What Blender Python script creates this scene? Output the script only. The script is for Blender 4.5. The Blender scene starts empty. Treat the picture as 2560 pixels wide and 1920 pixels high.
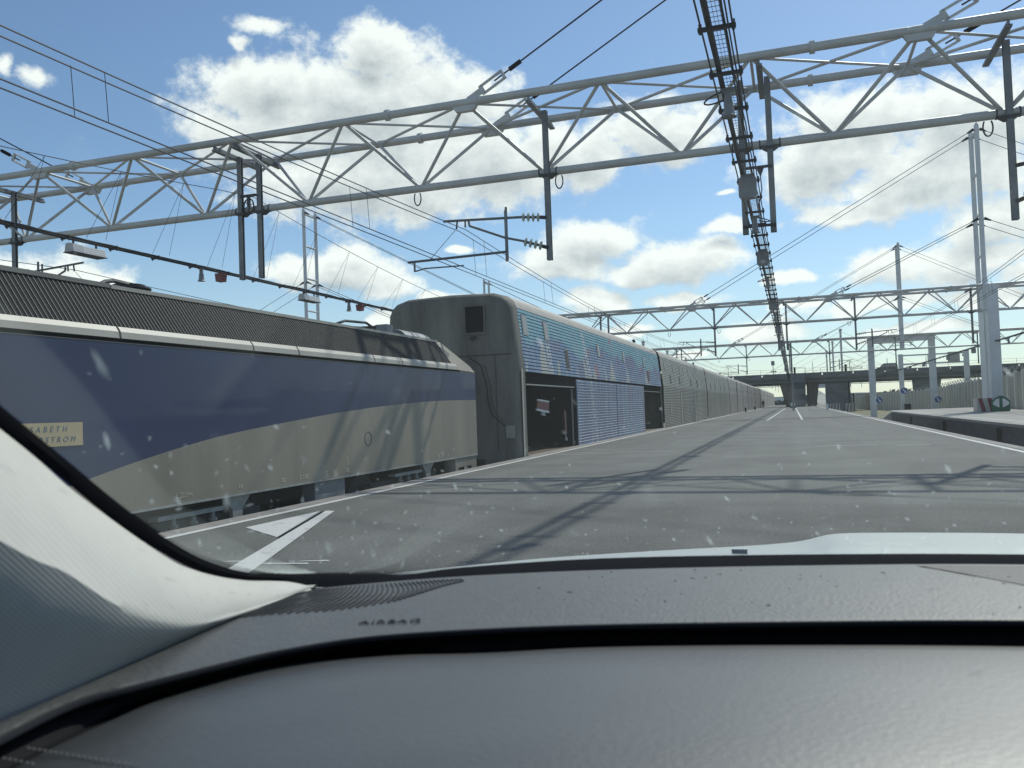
import bpy, bmesh, math, random
from mathutils import Vector, Matrix
random.seed(7)
R = math.radians
SC = bpy.context.scene
COL = SC.collection

# ------------------------------------------------------------------ camera
f_px, cxp, cyp = 2110.0, 1280.0, 960.0
dY = Vector((1984 - cxp, -(1003 - cyp), -f_px)).normalized()
dY2 = Vector((2984 - cxp, -(967 - cyp), -f_px)).normalized()
dZ = dY2.cross(dY).normalized()
if dZ.y < 0: dZ = -dZ
dX = dY.cross(dZ).normalized()
cam = bpy.data.cameras.new('camera'); camo = bpy.data.objects.new('camera', cam); COL.objects.link(camo)
camo.matrix_world = Matrix(((dX.x, dX.y, dX.z, 0), (dY.x, dY.y, dY.z, 0), (dZ.x, dZ.y, dZ.z, 1.25), (0, 0, 0, 1)))
cam.sensor_width = 36; cam.lens = 36 * f_px / 2560
cam.clip_start = 0.02; cam.clip_end = 20000
cam.dof.use_dof = True; cam.dof.focus_distance = 24; cam.dof.aperture_fstop = 13.0
SC.camera = camo

# ------------------------------------------------------------------ world, sun, exposure
SUN_AZ, SUN_EL = math.atan2(0.325, 0.866), math.atan2(1, math.hypot(0.325, 0.866))
W = bpy.data.worlds.new("World"); SC.world = W; W.use_nodes = True
nt = W.node_tree; nt.nodes.clear()
def wn(t, **kw):
    n = nt.nodes.new(t)
    for k, v in kw.items(): setattr(n, k, v)
    return n
def wl(a, b): nt.links.new(a, b)
def wmath(op, a, b=None, c=None, clamp=False):
    n = wn('ShaderNodeMath', operation=op, use_clamp=clamp)
    for i, v in enumerate((a, b, c)):
        if v is None: continue
        if isinstance(v, (int, float)): n.inputs[i].default_value = v
        else: wl(v, n.inputs[i])
    return n.outputs[0]
SKY_STRENGTH, EXPO = 0.122, 0.0
sky = wn('ShaderNodeTexSky', sky_type='NISHITA', sun_disc=False, sun_elevation=SUN_EL, sun_rotation=SUN_AZ,
         altitude=20, air_density=1.0, dust_density=0.35, ozone_density=2.2)
geo = wn('ShaderNodeNewGeometry')
sep = wn('ShaderNodeSeparateXYZ'); wl(wn('ShaderNodeTexCoord').outputs['Generated'], sep.inputs[0])
az = wmath('MULTIPLY', wmath('ARCTAN2', sep.outputs[0], sep.outputs[1]), 57.2958)
el = wmath('MULTIPLY', wmath('ARCSINE', sep.outputs[2]), 57.2958)
comb = wn('ShaderNodeCombineXYZ'); wl(az, comb.inputs[0]); wl(el, comb.inputs[1])
CL = [(-26.3,23.2,3.4,2.2),(-33.4,20.7,5.0,2.3),(-28.2,19.6,9.6,4.0),(-21.7,20.4,4.1,2.5),(-35.8,18.1,3.8,2.2),(-27.0,15.4,10.1,2.9),(-19.0,16.6,6.8,3.0),(-13.3,17.0,4.7,2.3),(-34.5,24.6,2.7,0.8,.35),(-36.2,23.4,1.4,0.8,.4),(-47.2,20.3,1.9,1.1,.5),(-49.0,20.6,0.9,1.2,.5),(-47.0,8.9,4.6,1.6),(-44.0,7.9,3.1,0.7),(-29.8,9.9,4.5,1.5),(-26.5,8.6,2.5,0.9),(-12.3,11.2,3.3,1.5),(-14.8,9.8,3.8,1.3),(-6.5,9.6,4.2,1.4),(-9.2,8.9,2.8,0.9),(-12.4,7.1,2.8,1.0),(-6.6,6.8,2.3,0.7),(-4.0,11.5,1.8,0.6),(-7.9,17.7,5.2,2.0),(4.6,17.3,4.6,2.0),(2.5,14.9,4.7,2.2),(10.9,16.0,4.6,2.8),(8.3,13.2,6.6,2.4),(4.3,11.6,3.5,1.0),(11.4,10.1,2.6,1.6),(5.5,8.2,2.9,1.1),(10.5,8.0,3.4,1.5),(-0.1,7.9,1.3,0.5),(-1.9,4.5,2.9,0.9),(-26.9,6.5,1.2,0.8),(5.4,5.7,5.3,0.7),(-10.6,5.0,1.9,0.5),(11.6,5.5,2.8,0.8),(-21.1,10.8,0.9,0.3),(-18,6.2,2.4,0.7),(0.5,6.2,1.6,0.4),(-22.5,8.0,1.6,0.5),(14.5,6.9,2.5,0.9),(-14.5,4.2,2.4,0.4),(7.5,3.9,3.2,0.4),(-3.5,13.4,1.2,0.3,.3),(-7.5,3.2,3,0.3)]
# clouds beyond the frame, as in the part of the sky in view
rc = random.Random(3)
for i in range(26):
    a = rc.choice([rc.uniform(24, 180), rc.uniform(-180, -58)]); e = rc.uniform(6, 34); s = rc.uniform(3, 8)
    CL.append((a, e, s * 1.5, s * 0.5))
for a, e, ra, re in [(-40, 36, 9, 3), (-8, 40, 11, 4), (20, 33, 7, 3), (40, 52, 12, 5), (-60, 50, 12, 5)]: CL.append((a, e, ra, re))
def cloud_field(dx, dy):
    off = wn('ShaderNodeVectorMath', operation='ADD'); wl(comb.outputs[0], off.inputs[0]); off.inputs[1].default_value = (dx, dy, 0)
    nz = wn('ShaderNodeTexNoise', noise_dimensions='2D'); nz.inputs['Scale'].default_value = 0.36; nz.inputs['Detail'].default_value = 7
    nz.inputs['Roughness'].default_value = 0.65
    st = wn('ShaderNodeVectorMath', operation='MULTIPLY'); wl(off.outputs[0], st.inputs[0]); st.inputs[1].default_value = (1, 1.35, 1)
    wl(st.outputs[0], nz.inputs['Vector'])
    warp = wn('ShaderNodeTexNoise', noise_dimensions='2D'); warp.inputs['Scale'].default_value = 0.23; warp.inputs['Detail'].default_value = 2
    wl(off.outputs[0], warp.inputs['Vector'])
    wv = wn('ShaderNodeVectorMath', operation='MULTIPLY_ADD'); wl(warp.outputs['Color'], wv.inputs[0])
    wv.inputs[1].default_value = (3.2, 1.8, 0); wv.inputs[2].default_value = (-1.6, -0.9, 0)
    p = wn('ShaderNodeVectorMath', operation='ADD'); wl(off.outputs[0], p.inputs[0]); wl(wv.outputs[0], p.inputs[1])
    cur = None
    for a, e, ra, re, *wk in CL:
        wk = wk[0] if wk else 0.0
        m = wn('ShaderNodeVectorMath', operation='MULTIPLY_ADD'); wl(p.outputs[0], m.inputs[0])
        m.inputs[1].default_value = (1 / ra, 1 / re, 0); m.inputs[2].default_value = (-a / ra, -e / re, 0)
        l = wn('ShaderNodeVectorMath', operation='LENGTH'); wl(m.outputs[0], l.inputs[0])
        lv = wmath('ADD', l.outputs['Value'], wk) if wk else l.outputs['Value']
        cur = lv if cur is None else wmath('SMOOTH_MIN', cur, lv, 0.12)
    base = wmath('SUBTRACT', 1.0, cur)
    base = wmath('MAXIMUM', base, -1.2)
    return wmath('ADD', base, wmath('MULTIPLY', wmath('SUBTRACT', nz.outputs[0], 0.45), 1.45))
F1 = cloud_field(0, 0); F2 = cloud_field(0.25, 1.15)
def wramp(v, lo, hi, a=0.0, b=1.0):
    n = wn('ShaderNodeMapRange', interpolation_type='SMOOTHSTEP'); wl(v, n.inputs[0])
    for i, x in enumerate((lo, hi, a, b)): n.inputs[i + 1].default_value = x
    return n.outputs[0]
dens = wmath('MULTIPLY', wramp(F1, -0.16, 0.42), 0.97)
lit = wmath('ADD', wmath('MULTIPLY', wmath('SUBTRACT', F1, F2), 0.72), 0.50)
thick = wramp(F1, 0.15, 1.2, 0.34, -0.30)
lit = wmath('ADD', lit, thick, clamp=True)
ccol = wn('ShaderNodeMix', data_type='RGBA'); wl(lit, ccol.inputs[0])
ccol.inputs[6].default_value = (0.43, 0.48, 0.54, 1); ccol.inputs[7].default_value = (1.08, 1.10, 1.10, 1)
skt = wn('ShaderNodeVectorMath', operation='MULTIPLY'); wl(sky.outputs[0], skt.inputs[0]); skt.inputs[1].default_value = (0.91, 0.98, 1.05)
skm = wn('ShaderNodeVectorMath', operation='SCALE'); wl(skt.outputs[0], skm.inputs[0]); skm.inputs[3].default_value = SKY_STRENGTH
# thin veil of haze towards the horizon
hz = wn('ShaderNodeMix', data_type='RGBA'); wl(wmath('MULTIPLY', wramp(el, 14, 0), 0.40), hz.inputs[0]); wl(skm.outputs[0], hz.inputs[6])
hz.inputs[7].default_value = (0.62, 0.74, 0.80, 1)
mixs = wn('ShaderNodeMix', data_type='RGBA'); wl(dens, mixs.inputs[0]); wl(hz.outputs[2], mixs.inputs[6]); wl(ccol.outputs[2], mixs.inputs[7])
up10 = wn('ShaderNodeVectorMath', operation='SCALE'); wl(mixs.outputs[2], up10.inputs[0]); up10.inputs[3].default_value = 10.0
bg = wn('ShaderNodeBackground'); wl(up10.outputs[0], bg.inputs[0]); bg.inputs[1].default_value = 0.1
wl(bg.outputs[0], wn('ShaderNodeOutputWorld').inputs[0])
sl = bpy.data.lights.new('sun', 'SUN'); sl.energy = 3.1; sl.angle = R(1.0); sl.color = (1.0, 0.955, 0.89)
so = bpy.data.objects.new('sun', sl); COL.objects.link(so)
so.rotation_euler = (Vector((0.325, 0.866, 1.0)).to_track_quat('Z', 'Y')).to_euler(); so.location = (30, 80, 90)
SC.view_settings.view_transform = 'Standard'; SC.view_settings.look = 'None'; SC.view_settings.gamma = 1
SC.view_settings.exposure = EXPO + 0.06; SC.view_settings.use_curve_mapping = False
SC.render.engine = 'CYCLES'
SC.cycles.transparent_max_bounces = 16; SC.cycles.max_bounces = 6; SC.cycles.caustics_reflective = False; SC.cycles.caustics_refractive = False
SC.cycles.sample_clamp_indirect = 4

# ------------------------------------------------------------------ materials
MATS = {}
def mat(name, col, rough=0.6, metal=0.0, var=0.0, vscale=1.0, bump=0.0, bscale=40.0, spec=0.5, stretch=(1, 1, 1), detail=5, coat=0.0):
    if name in MATS: return MATS[name]
    m = bpy.data.materials.new(name); m.use_nodes = True; t = m.node_tree; b = t.nodes['Principled BSDF']
    b.inputs['Roughness'].default_value = rough; b.inputs['Metallic'].default_value = metal
    b.inputs['Specular IOR Level'].default_value = spec; b.inputs['Coat Weight'].default_value = coat
    if name.startswith('dash'): b.inputs['Coat Roughness'].default_value = 0.48; b.inputs['Coat IOR'].default_value = 1.55
    b.inputs['Base Color'].default_value = (*col, 1)
    if var or bump:
        tc = t.nodes.new('ShaderNodeNewGeometry'); mp = t.nodes.new('ShaderNodeMapping'); t.links.new(tc.outputs['Position'], mp.inputs[0])
        mp.inputs['Scale'].default_value = stretch
    if var:
        n = t.nodes.new('ShaderNodeTexNoise'); n.inputs['Scale'].default_value = vscale; n.inputs['Detail'].default_value = detail
        n.inputs['Roughness'].default_value = 0.62
        t.links.new(mp.outputs[0], n.inputs['Vector'])
        mr = t.nodes.new('ShaderNodeMapRange'); t.links.new(n.outputs[0], mr.inputs[0])
        mr.inputs[1].default_value = 0.3; mr.inputs[2].default_value = 0.7; mr.inputs[3].default_value = 1 - var; mr.inputs[4].default_value = 1 + var
        mx = t.nodes.new('ShaderNodeVectorMath'); mx.operation = 'SCALE'; mx.inputs[0].default_value = col; t.links.new(mr.outputs[0], mx.inputs[3])
        t.links.new(mx.outputs[0], b.inputs['Base Color'])
    if bump:
        n2 = t.nodes.new('ShaderNodeTexNoise'); n2.inputs['Scale'].default_value = bscale; n2.inputs['Detail'].default_value = 3
        t.links.new(tc.outputs['Position'], n2.inputs['Vector'])
        bp = t.nodes.new('ShaderNodeBump'); bp.inputs['Strength'].default_value = bump; bp.inputs['Distance'].default_value = 0.02 if bscale < 100 else 0.0009
        t.links.new(n2.outputs[0], bp.inputs['Height']); t.links.new(bp.outputs[0], b.inputs['Normal'])
    MATS[name] = m
    return m
def nodes_of(m): return m.node_tree, m.node_tree.nodes['Principled BSDF']

m_white = mat('painted steel white', (0.62, 0.64, 0.66), 0.42, 0, 0.10, 0.7)
m_tube = mat('gantry tube grey white', (0.52, 0.52, 0.505), 0.4, 0, 0.16, 1.1)
m_galv = mat('galvanised post', (0.17, 0.18, 0.19), 0.5, 0.35, 0.25, 2.5)
m_dark = mat('dark fittings', (0.035, 0.037, 0.042), 0.55, 0.2, 0.3, 4)
m_wire = mat('wire', (0.03, 0.033, 0.04), 0.5, 0.4)
m_glassins = mat('glass insulator', (0.52, 0.60, 0.54), 0.12, 0, 0, spec=0.9)
m_lampbody = mat('lamp body', (0.42, 0.42, 0.42), 0.4, 0.3, 0.1, 3)
m_lampface = mat('lamp reflector', (0.75, 0.75, 0.73), 0.3)
m_boxgrey = mat('flood box grey', (0.22, 0.23, 0.24), 0.5, 0.1, 0.15, 4)
m_red = mat('faded red', (0.20, 0.045, 0.045), 0.5, 0, 0.2, 3)
m_redw = mat('white stripe', (0.5, 0.48, 0.45), 0.5, 0, 0.15, 5)
m_black = mat('black gap', (0.008, 0.009, 0.010), 0.9, spec=0.0)
m_rubber = mat('black rubber', (0.02, 0.02, 0.023), 0.55)
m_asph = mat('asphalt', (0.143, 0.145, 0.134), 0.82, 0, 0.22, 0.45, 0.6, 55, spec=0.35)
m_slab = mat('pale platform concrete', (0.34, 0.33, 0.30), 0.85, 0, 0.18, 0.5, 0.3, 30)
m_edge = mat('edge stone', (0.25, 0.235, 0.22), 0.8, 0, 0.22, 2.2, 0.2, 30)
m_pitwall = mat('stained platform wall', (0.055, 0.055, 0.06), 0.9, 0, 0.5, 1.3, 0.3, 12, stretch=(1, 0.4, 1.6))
m_ballast = mat('ballast', (0.13, 0.12, 0.11), 0.95, 0, 0.5, 9, 1.0, 14)
m_ground = mat('dry ground', (0.20, 0.19, 0.14), 0.95, 0, 0.3, 0.08, 0.3, 3)
m_grass = mat('short grass', (0.20, 0.19, 0.11), 0.95, 0, 0.35, 0.5, 0.4, 8)
m_rail = mat('rail steel', (0.16, 0.12, 0.09), 0.5, 0.6, 0.2, 3)
m_conc = mat('bridge concrete', (0.16, 0.165, 0.165), 0.85, 0, 0.3, 0.35, 0.2, 4, stretch=(1, 1, 2.5))
m_concb = mat('brown stained concrete', (0.12, 0.095, 0.08), 0.9, 0, 0.4, 0.5, stretch=(2, 1, .3))
m_panel = mat('grey stair panel', (0.12, 0.14, 0.15), 0.6, 0, 0.12, 0.5)
m_paneld = mat('dark stair panel', (0.05, 0.06, 0.07), 0.6, 0, 0.12, 0.5)
m_wall = mat('noise wall panel', (0.40, 0.385, 0.32), 0.9, 0, 0.25, 0.6, 0.2, 6, stretch=(1, 1, .4))
m_wpost = mat('noise wall post', (0.66, 0.65, 0.60), 0.8, 0, 0.1, 1)
m_green = mat('sign green', (0.01, 0.14, 0.08), 0.45)
m_blue = mat('sign blue', (0.02, 0.09, 0.32), 0.4)
m_signw = mat('sign white', (0.75, 0.77, 0.77), 0.4)
m_loco_blue = mat('loco blue paint', (0.011, 0.022, 0.080), 0.42, 0, 0.22, 0.45, 0.05, 2.5, stretch=(1, 1, 1.2), coat=0.15)
m_loco_grey = mat('loco warm grey paint', (0.245, 0.22, 0.175), 0.5, 0, 0.20, 0.7, stretch=(1, 1.3, 0.25))
m_cream = mat('cant rail cream', (0.40, 0.38, 0.33), 0.5, 0, 0.10, 1.2)
m_roofgrey = mat('roof grey', (0.20, 0.195, 0.18), 0.7, 0, 0.2, 1.5)
m_slatlight = mat('louvre slat metal', (0.13, 0.13, 0.12), 0.6, 0.0, 0.1, 4)
m_louvre = mat('louvre dark back', (0.010, 0.011, 0.013), 0.8, spec=.2)
m_under = mat('underframe', (0.05, 0.05, 0.052), 0.75, 0.1, 0.4, 3)
m_spring = mat('spring grey', (0.34, 0.34, 0.32), 0.5, 0.2, 0.2, 6)
m_bulk = mat('wagon end dirty grey', (0.150, 0.143, 0.124), 0.72, 0, 0.5, 0.9, 0.12, 5, stretch=(1.6, 1.6, .35), detail=8)
m_steelw = mat('wagon steel', (0.37, 0.345, 0.31), 0.40, 0.45, 0.18, 0.5, stretch=(1, 1.0, .25), detail=8)
m_steelp = mat('wagon steel brownish', (0.36, 0.305, 0.28), 0.42, 0.35, 0.2, 0.3, stretch=(1, 1.0, .2), detail=8)
m_wroof = mat('wagon roof beige', (0.36, 0.33, 0.29), 0.6, 0, 0.14, 0.8, stretch=(1, 3, 1))
m_plate = mat('plate grey', (0.36, 0.36, 0.35), 0.5, 0.2, 0.1, 4)
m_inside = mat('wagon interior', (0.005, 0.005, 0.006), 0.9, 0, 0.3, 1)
m_orange = mat('interior floor tan', (0.10, 0.065, 0.035), 0.7, 0, 0.4, 4)
m_naming = mat('name plate cream', (0.42, 0.34, 0.20), 0.5, 0, 0.08, 3)
m_lettergrey = mat('plate letters', (0.10, 0.13, 0.18), 0.5)
m_stencil = mat('stencil cream', (0.55, 0.50, 0.36), 0.6)
m_carblack = mat('van dark paint', (0.03, 0.025, 0.03), 0.25, coat=0.6)
m_carglass = mat('car window glass', (0.10, 0.12, 0.13), 0.08, 0, spec=1.0)
m_hill = mat('haze blue hill', (0.11, 0.15, 0.17), 1.0, 0, 0.25, 0.01)  # blue of the distance haze is put into the hill colour
m_leaf = mat('tree leaves', (0.07, 0.09, 0.08), 0.9, 0, 0.3, 0.3)
m_cloth = mat('dark clothing', (0.02, 0.02, 0.03), 0.9)
m_skin = mat('skin', (0.45, 0.28, 0.2), 0.6)
m_dash = mat('dashboard grained plastic', (0.052, 0.054, 0.054), 0.52, 0, 0.22, 60, 1.0, 260, spec=.9, coat=.35)
m_dashlow = mat('dashboard lower pad', (0.024, 0.027, 0.028), 0.48, 0, 0.28, 10, 0.4, 220, spec=1.0, coat=.6)
m_dashblk = mat('dashboard groove', (0.006, 0.006, 0.008), 0.8, spec=0.2)
m_trimlow = mat('door trim', (0.012, 0.013, 0.014), 0.6, 0, 0.1, 20, 0.2, 500)
m_frit = mat('black glass border', (0.008, 0.009, 0.012), 0.9, spec=0.05)
m_bonnet = mat('car paint pale silver', (0.56, 0.60, 0.58), 0.45, 0.15, coat=0.12)
m_cowl = mat('cowl plastic', (0.012, 0.013, 0.015), 0.6, 0, 0.1, 50, 0.4, 600)
m_stitch = mat('stitch thread', (0.20, 0.20, 0.20), 0.7)
m_letter = mat('embossed letters', (0.018, 0.02, 0.023), 0.6)
m_pinkdoor = mat('pillar sign plate', (0.5, 0.5, 0.5), 0.5)

# painted line with wear
def worn_paint():
    m = mat('worn white road paint', (0.62, 0.62, 0.60), 0.7); t, b = nodes_of(m)
    g = t.nodes.new('ShaderNodeNewGeometry'); n = t.nodes.new('ShaderNodeTexNoise'); n.inputs['Scale'].default_value = 6; n.inputs['Detail'].default_value = 9
    n.inputs['Roughness'].default_value = 0.75
    t.links.new(g.outputs['Position'], n.inputs['Vector'])
    r = t.nodes.new('ShaderNodeMapRange'); t.links.new(n.outputs[0], r.inputs[0]); r.inputs[1].default_value = 0.56; r.inputs[2].default_value = 0.68
    x = t.nodes.new('ShaderNodeMix'); x.data_type = 'RGBA'; t.links.new(r.outputs[0], x.inputs[0])
    x.inputs[6].default_value = (0.62, 0.62, 0.60, 1); x.inputs[7].default_value = (0.24, 0.24, 0.235, 1)
    t.links.new(x.outputs[2], b.inputs['Base Color'])
    return m
m_paint = worn_paint()
# asphalt: patches, fine stones, faint cracks and tyre tracks
def asphalt_extra():
    t, b = nodes_of(m_asph)
    src = b.inputs['Base Color'].links[0].from_socket
    g = t.nodes.new('ShaderNodeNewGeometry')
    n = t.nodes.new('ShaderNodeTexNoise'); n.inputs['Scale'].default_value = 26; n.inputs['Detail'].default_value = 6; n.inputs['Roughness'].default_value = 0.8
    t.links.new(g.outputs['Position'], n.inputs['Vector'])
    r = t.nodes.new('ShaderNodeMapRange'); t.links.new(n.outputs[0], r.inputs[0]); r.inputs[1].default_value = 0.3; r.inputs[2].default_value = 0.7; r.inputs[3].default_value = 0.55; r.inputs[4].default_value = 1.45
    mp = t.nodes.new('ShaderNodeMapping'); mp.inputs['Scale'].default_value = (1.1, 0.03, 1); t.links.new(g.outputs['Position'], mp.inputs[0])
    n2 = t.nodes.new('ShaderNodeTexNoise'); n2.inputs['Scale'].default_value = 1.0; n2.inputs['Detail'].default_value = 4; t.links.new(mp.outputs[0], n2.inputs['Vector'])
    r2 = t.nodes.new('ShaderNodeMapRange'); t.links.new(n2.outputs[0], r2.inputs[0]); r2.inputs[1].default_value = 0.3; r2.inputs[2].default_value = 0.7; r2.inputs[3].default_value = 0.88; r2.inputs[4].default_value = 1.12
    mu = t.nodes.new('ShaderNodeMath'); mu.operation = 'MULTIPLY'; t.links.new(r.outputs[0], mu.inputs[0]); t.links.new(r2.outputs[0], mu.inputs[1])
    s = t.nodes.new('ShaderNodeVectorMath'); s.operation = 'SCALE'; t.links.new(src, s.inputs[0]); t.links.new(mu.outputs[0], s.inputs[3])
    t.links.new(s.outputs[0], b.inputs['Base Color'])
asphalt_extra()
# mural: a generic abstract seaside pattern in blues with pale peaks
def mural():
    m = mat('mural print', (0.2, 0.3, 0.5), 0.5); t, b = nodes_of(m)
    g = t.nodes.new('ShaderNodeNewGeometry'); sp = t.nodes.new('ShaderNodeSeparateXYZ'); t.links.new(g.outputs['Position'], sp.inputs[0])
    def N(sc, det, st, rough=0.5, seed=0):
        mp = t.nodes.new('ShaderNodeMapping'); mp.inputs['Scale'].default_value = st; mp.inputs['Location'].default_value = (0, seed, 0); t.links.new(g.outputs['Position'], mp.inputs[0])
        n = t.nodes.new('ShaderNodeTexNoise'); n.inputs['Scale'].default_value = sc; n.inputs['Detail'].default_value = det; n.inputs['Roughness'].default_value = rough
        t.links.new(mp.outputs[0], n.inputs['Vector']); return n.outputs[0]
    def ramp(v, lo, hi, a=0, c=1):
        r = t.nodes.new('ShaderNodeMapRange'); t.links.new(v, r.inputs[0])
        for i, x in enumerate((lo, hi, a, c)): r.inputs[i + 1].default_value = x
        return r.outputs[0]
    def M(op, a, c=None):
        n = t.nodes.new('ShaderNodeMath'); n.operation = op
        for i, v in enumerate((a, c)):
            if v is None: continue
            if isinstance(v, (int, float)): n.inputs[i].default_value = v
            else: t.links.new(v, n.inputs[i])
        return n.outputs[0]
    def mix(f, a, c):
        x = t.nodes.new('ShaderNodeMix'); x.data_type = 'RGBA'; t.links.new(f, x.inputs[0])
        for i, v in ((6, a), (7, c)):
            if isinstance(v, tuple): x.inputs[i].default_value = (*v, 1)
            else: t.links.new(v, x.inputs[i])
        return x.outputs[2]
    violet, blue, cyan, pale = (0.19, 0.205, 0.34), (0.16, 0.25, 0.40), (0.19, 0.42, 0.50), (0.40, 0.42, 0.40)
    c = mix(ramp(N(0.5, 2, (1, 1, 1.6)), 0.45, 0.55), violet, blue)
    hgt = M('ADD', ramp(sp.outputs[2], 2.6, 4.1), M('MULTIPLY', M('SUBTRACT', N(0.45, 3, (1, 1, 1), seed=9), 0.5), 1.6))
    c = mix(ramp(hgt, 0.45, 0.62), c, cyan)
    c = mix(M('MULTIPLY', ramp(N(1.1, 6, (1, 1, 1.2), 0.75, 17), 0.52, 0.56), 0.28), c, (0.36, 0.42, 0.50))
    c = mix(M('MULTIPLY', ramp(N(4.5, 5, (1, 2.2, .8), 0.7, 117), 0.55, 0.58), 0.32), c, (0.50, 0.53, 0.56))
    vb = M('MULTIPLY', M('GREATER_THAN', N(2.6, 0, (0, 1, 0), seed=63), 0.56), M('LESS_THAN', sp.outputs[2], M('ADD', 1.2, M('MULTIPLY', N(1.9, 2, (0, 1, 0), seed=41), 2.6))))
    c = mix(M('MULTIPLY', vb, 0.6), c, (0.40, 0.44, 0.50))
    c = mix(M('MULTIPLY', ramp(N(5, 4, (1, 1.5, .6), 0.6, 57), 0.60, 0.64), 0.6), c, (0.09, 0.11, 0.25))
    c = mix(M('MULTIPLY', ramp(N(1.3, 2, (1, 1, 1), 0.5, 77), 0.66, 0.69), 0.6), c, (0.45, 0.16, 0.17))
    # peaks: narrow tents whose tops vary along the wagon
    pk = M('PINGPONG', sp.outputs[1], 0.85)
    thr = M('ADD', M('MULTIPLY', pk, 1.5), M('MULTIPLY', N(0.55, 3, (0, 1, 0), seed=4), 2.6))
    mask = M('MULTIPLY', M('GREATER_THAN', M('ADD', thr, 0.55), M('ADD', sp.outputs[2], 0)), M('GREATER_THAN', N(0.33, 0, (0, 1, 0), seed=31), 0.53))
    mask = M('MULTIPLY', mask, M('GREATER_THAN', sp.outputs[2], 2.3))
    c = mix(M('MULTIPLY', mask, 0.9), c, (0.46, 0.48, 0.44))
    # ladders of white rungs
    for y0, slope in ((25.35, 0.10), (30.6, 0.32)):
        d = M('ABSOLUTE', M('SUBTRACT', M('ADD', sp.outputs[1], M('MULTIPLY', sp.outputs[2], slope)), y0 + slope * 2.5))
        band = M('LESS_THAN', d, 0.2); inner = M('GREATER_THAN', d, 0.11)
        rung = M('GREATER_THAN', M('FRACT', M('MULTIPLY', sp.outputs[2], 4.0)), 0.62)
        k = M('MULTIPLY', band, M('MAXIMUM', inner, rung))
        if y0 < 28: k = M('MULTIPLY', k, M('LESS_THAN', sp.outputs[2], 3.55))
        c = mix(M('MULTIPLY', k, 0.85), c, (0.6, 0.6, 0.6))
    t.links.new(c, b.inputs['Base Color'])
    return m
m_mural = mural()
def pillar_cloth():
    m = mat('pillar trim weave', (0.64, 0.635, 0.59), 0.85, spec=0.3); t, b = nodes_of(m)
    g = t.nodes.new('ShaderNodeNewGeometry'); w = t.nodes.new('ShaderNodeTexWave'); w.inputs['Scale'].default_value = 150; w.inputs['Distortion'].default_value = 0.4
    w.bands_direction = 'DIAGONAL'; t.links.new(g.outputs['Position'], w.inputs['Vector'])
    n = t.nodes.new('ShaderNodeTexNoise'); n.inputs['Scale'].default_value = 30; t.links.new(g.outputs['Position'], n.inputs['Vector'])
    r = t.nodes.new('ShaderNodeMapRange'); t.links.new(n.outputs[0], r.inputs[0]); r.inputs[3].default_value = 0.92; r.inputs[4].default_value = 1.06
    s = t.nodes.new('ShaderNodeVectorMath'); s.operation = 'SCALE'; s.inputs[0].default_value = (0.64, 0.635, 0.59); t.links.new(r.outputs[0], s.inputs[3]); t.links.new(s.outputs[0], b.inputs['Base Color'])
    bp = t.nodes.new('ShaderNodeBump'); bp.inputs['Strength'].default_value = 0.18; bp.inputs['Distance'].default_value = 0.0005
    t.links.new(w.outputs['Fac'], bp.inputs['Height']); t.links.new(bp.outputs[0], b.inputs['Normal'])
    return m
m_pillar = pillar_cloth()
def windscreen_mat():
    m = bpy.data.materials.new('windscreen glass'); m.use_nodes = True; t = m.node_tree; t.nodes.clear()
    tr = t.nodes.new('ShaderNodeBsdfTransparent'); tr.inputs[0].default_value = (0.905, 0.95, 0.905, 1)
    gl = t.nodes.new('ShaderNodeBsdfGlossy'); gl.inputs['Roughness'].default_value = 0.12; gl.inputs[0].default_value = (0.9, 1, 1, 1)
    gg = t.nodes.new('ShaderNodeNewGeometry'); dt = t.nodes.new('ShaderNodeVectorMath'); dt.operation = 'DOT_PRODUCT'
    t.links.new(gg.outputs['Normal'], dt.inputs[0]); t.links.new(gg.outputs['Incoming'], dt.inputs[1])
    def mm(op, a, c=None, clamp=False):
        n = t.nodes.new('ShaderNodeMath'); n.operation = op; n.use_clamp = clamp
        for i, v in enumerate((a, c)):
            if v is None: continue
            if isinstance(v, (int, float)): n.inputs[i].default_value = v
            else: t.links.new(v, n.inputs[i])
        return n
    mf = mm('MULTIPLY', mm('ADD', mm('MULTIPLY', mm('POWER', mm('SUBTRACT', 1.0, mm('ABSOLUTE', dt.outputs['Value']).outputs[0], True).outputs[0], 5.0).outputs[0], 0.96).outputs[0], 0.04).outputs[0], 1.6, True)
    m1 = t.nodes.new('ShaderNodeMixShader'); t.links.new(mf.outputs[0], m1.inputs[0]); t.links.new(tr.outputs[0], m1.inputs[1]); t.links.new(gl.outputs[0], m1.inputs[2])
    tl = t.nodes.new('ShaderNodeBsdfTranslucent'); tl.inputs[0].default_value = (0.8, 0.85, 0.85, 1)
    g = t.nodes.new('ShaderNodeNewGeometry'); n = t.nodes.new('ShaderNodeTexNoise'); n.inputs['Scale'].default_value = 7; n.inputs['Detail'].default_value = 6
    mp = t.nodes.new('ShaderNodeMapping'); mp.inputs['Scale'].default_value = (1, 1, 1); t.links.new(g.outputs['Position'], mp.inputs[0]); t.links.new(mp.outputs[0], n.inputs['Vector'])
    r = t.nodes.new('ShaderNodeMapRange'); t.links.new(n.outputs[0], r.inputs[0]); r.inputs[1].default_value = 0.3; r.inputs[2].default_value = 0.75; r.inputs[3].default_value = 0.004; r.inputs[4].default_value = 0.014
    m2 = t.nodes.new('ShaderNodeMixShader'); t.links.new(r.outputs[0], m2.inputs[0]); t.links.new(m1.outputs[0], m2.inputs[1]); t.links.new(tl.outputs[0], m2.inputs[2])
    o = t.nodes.new('ShaderNodeOutputMaterial'); t.links.new(m2.outputs[0], o.inputs[0])
    return m
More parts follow.
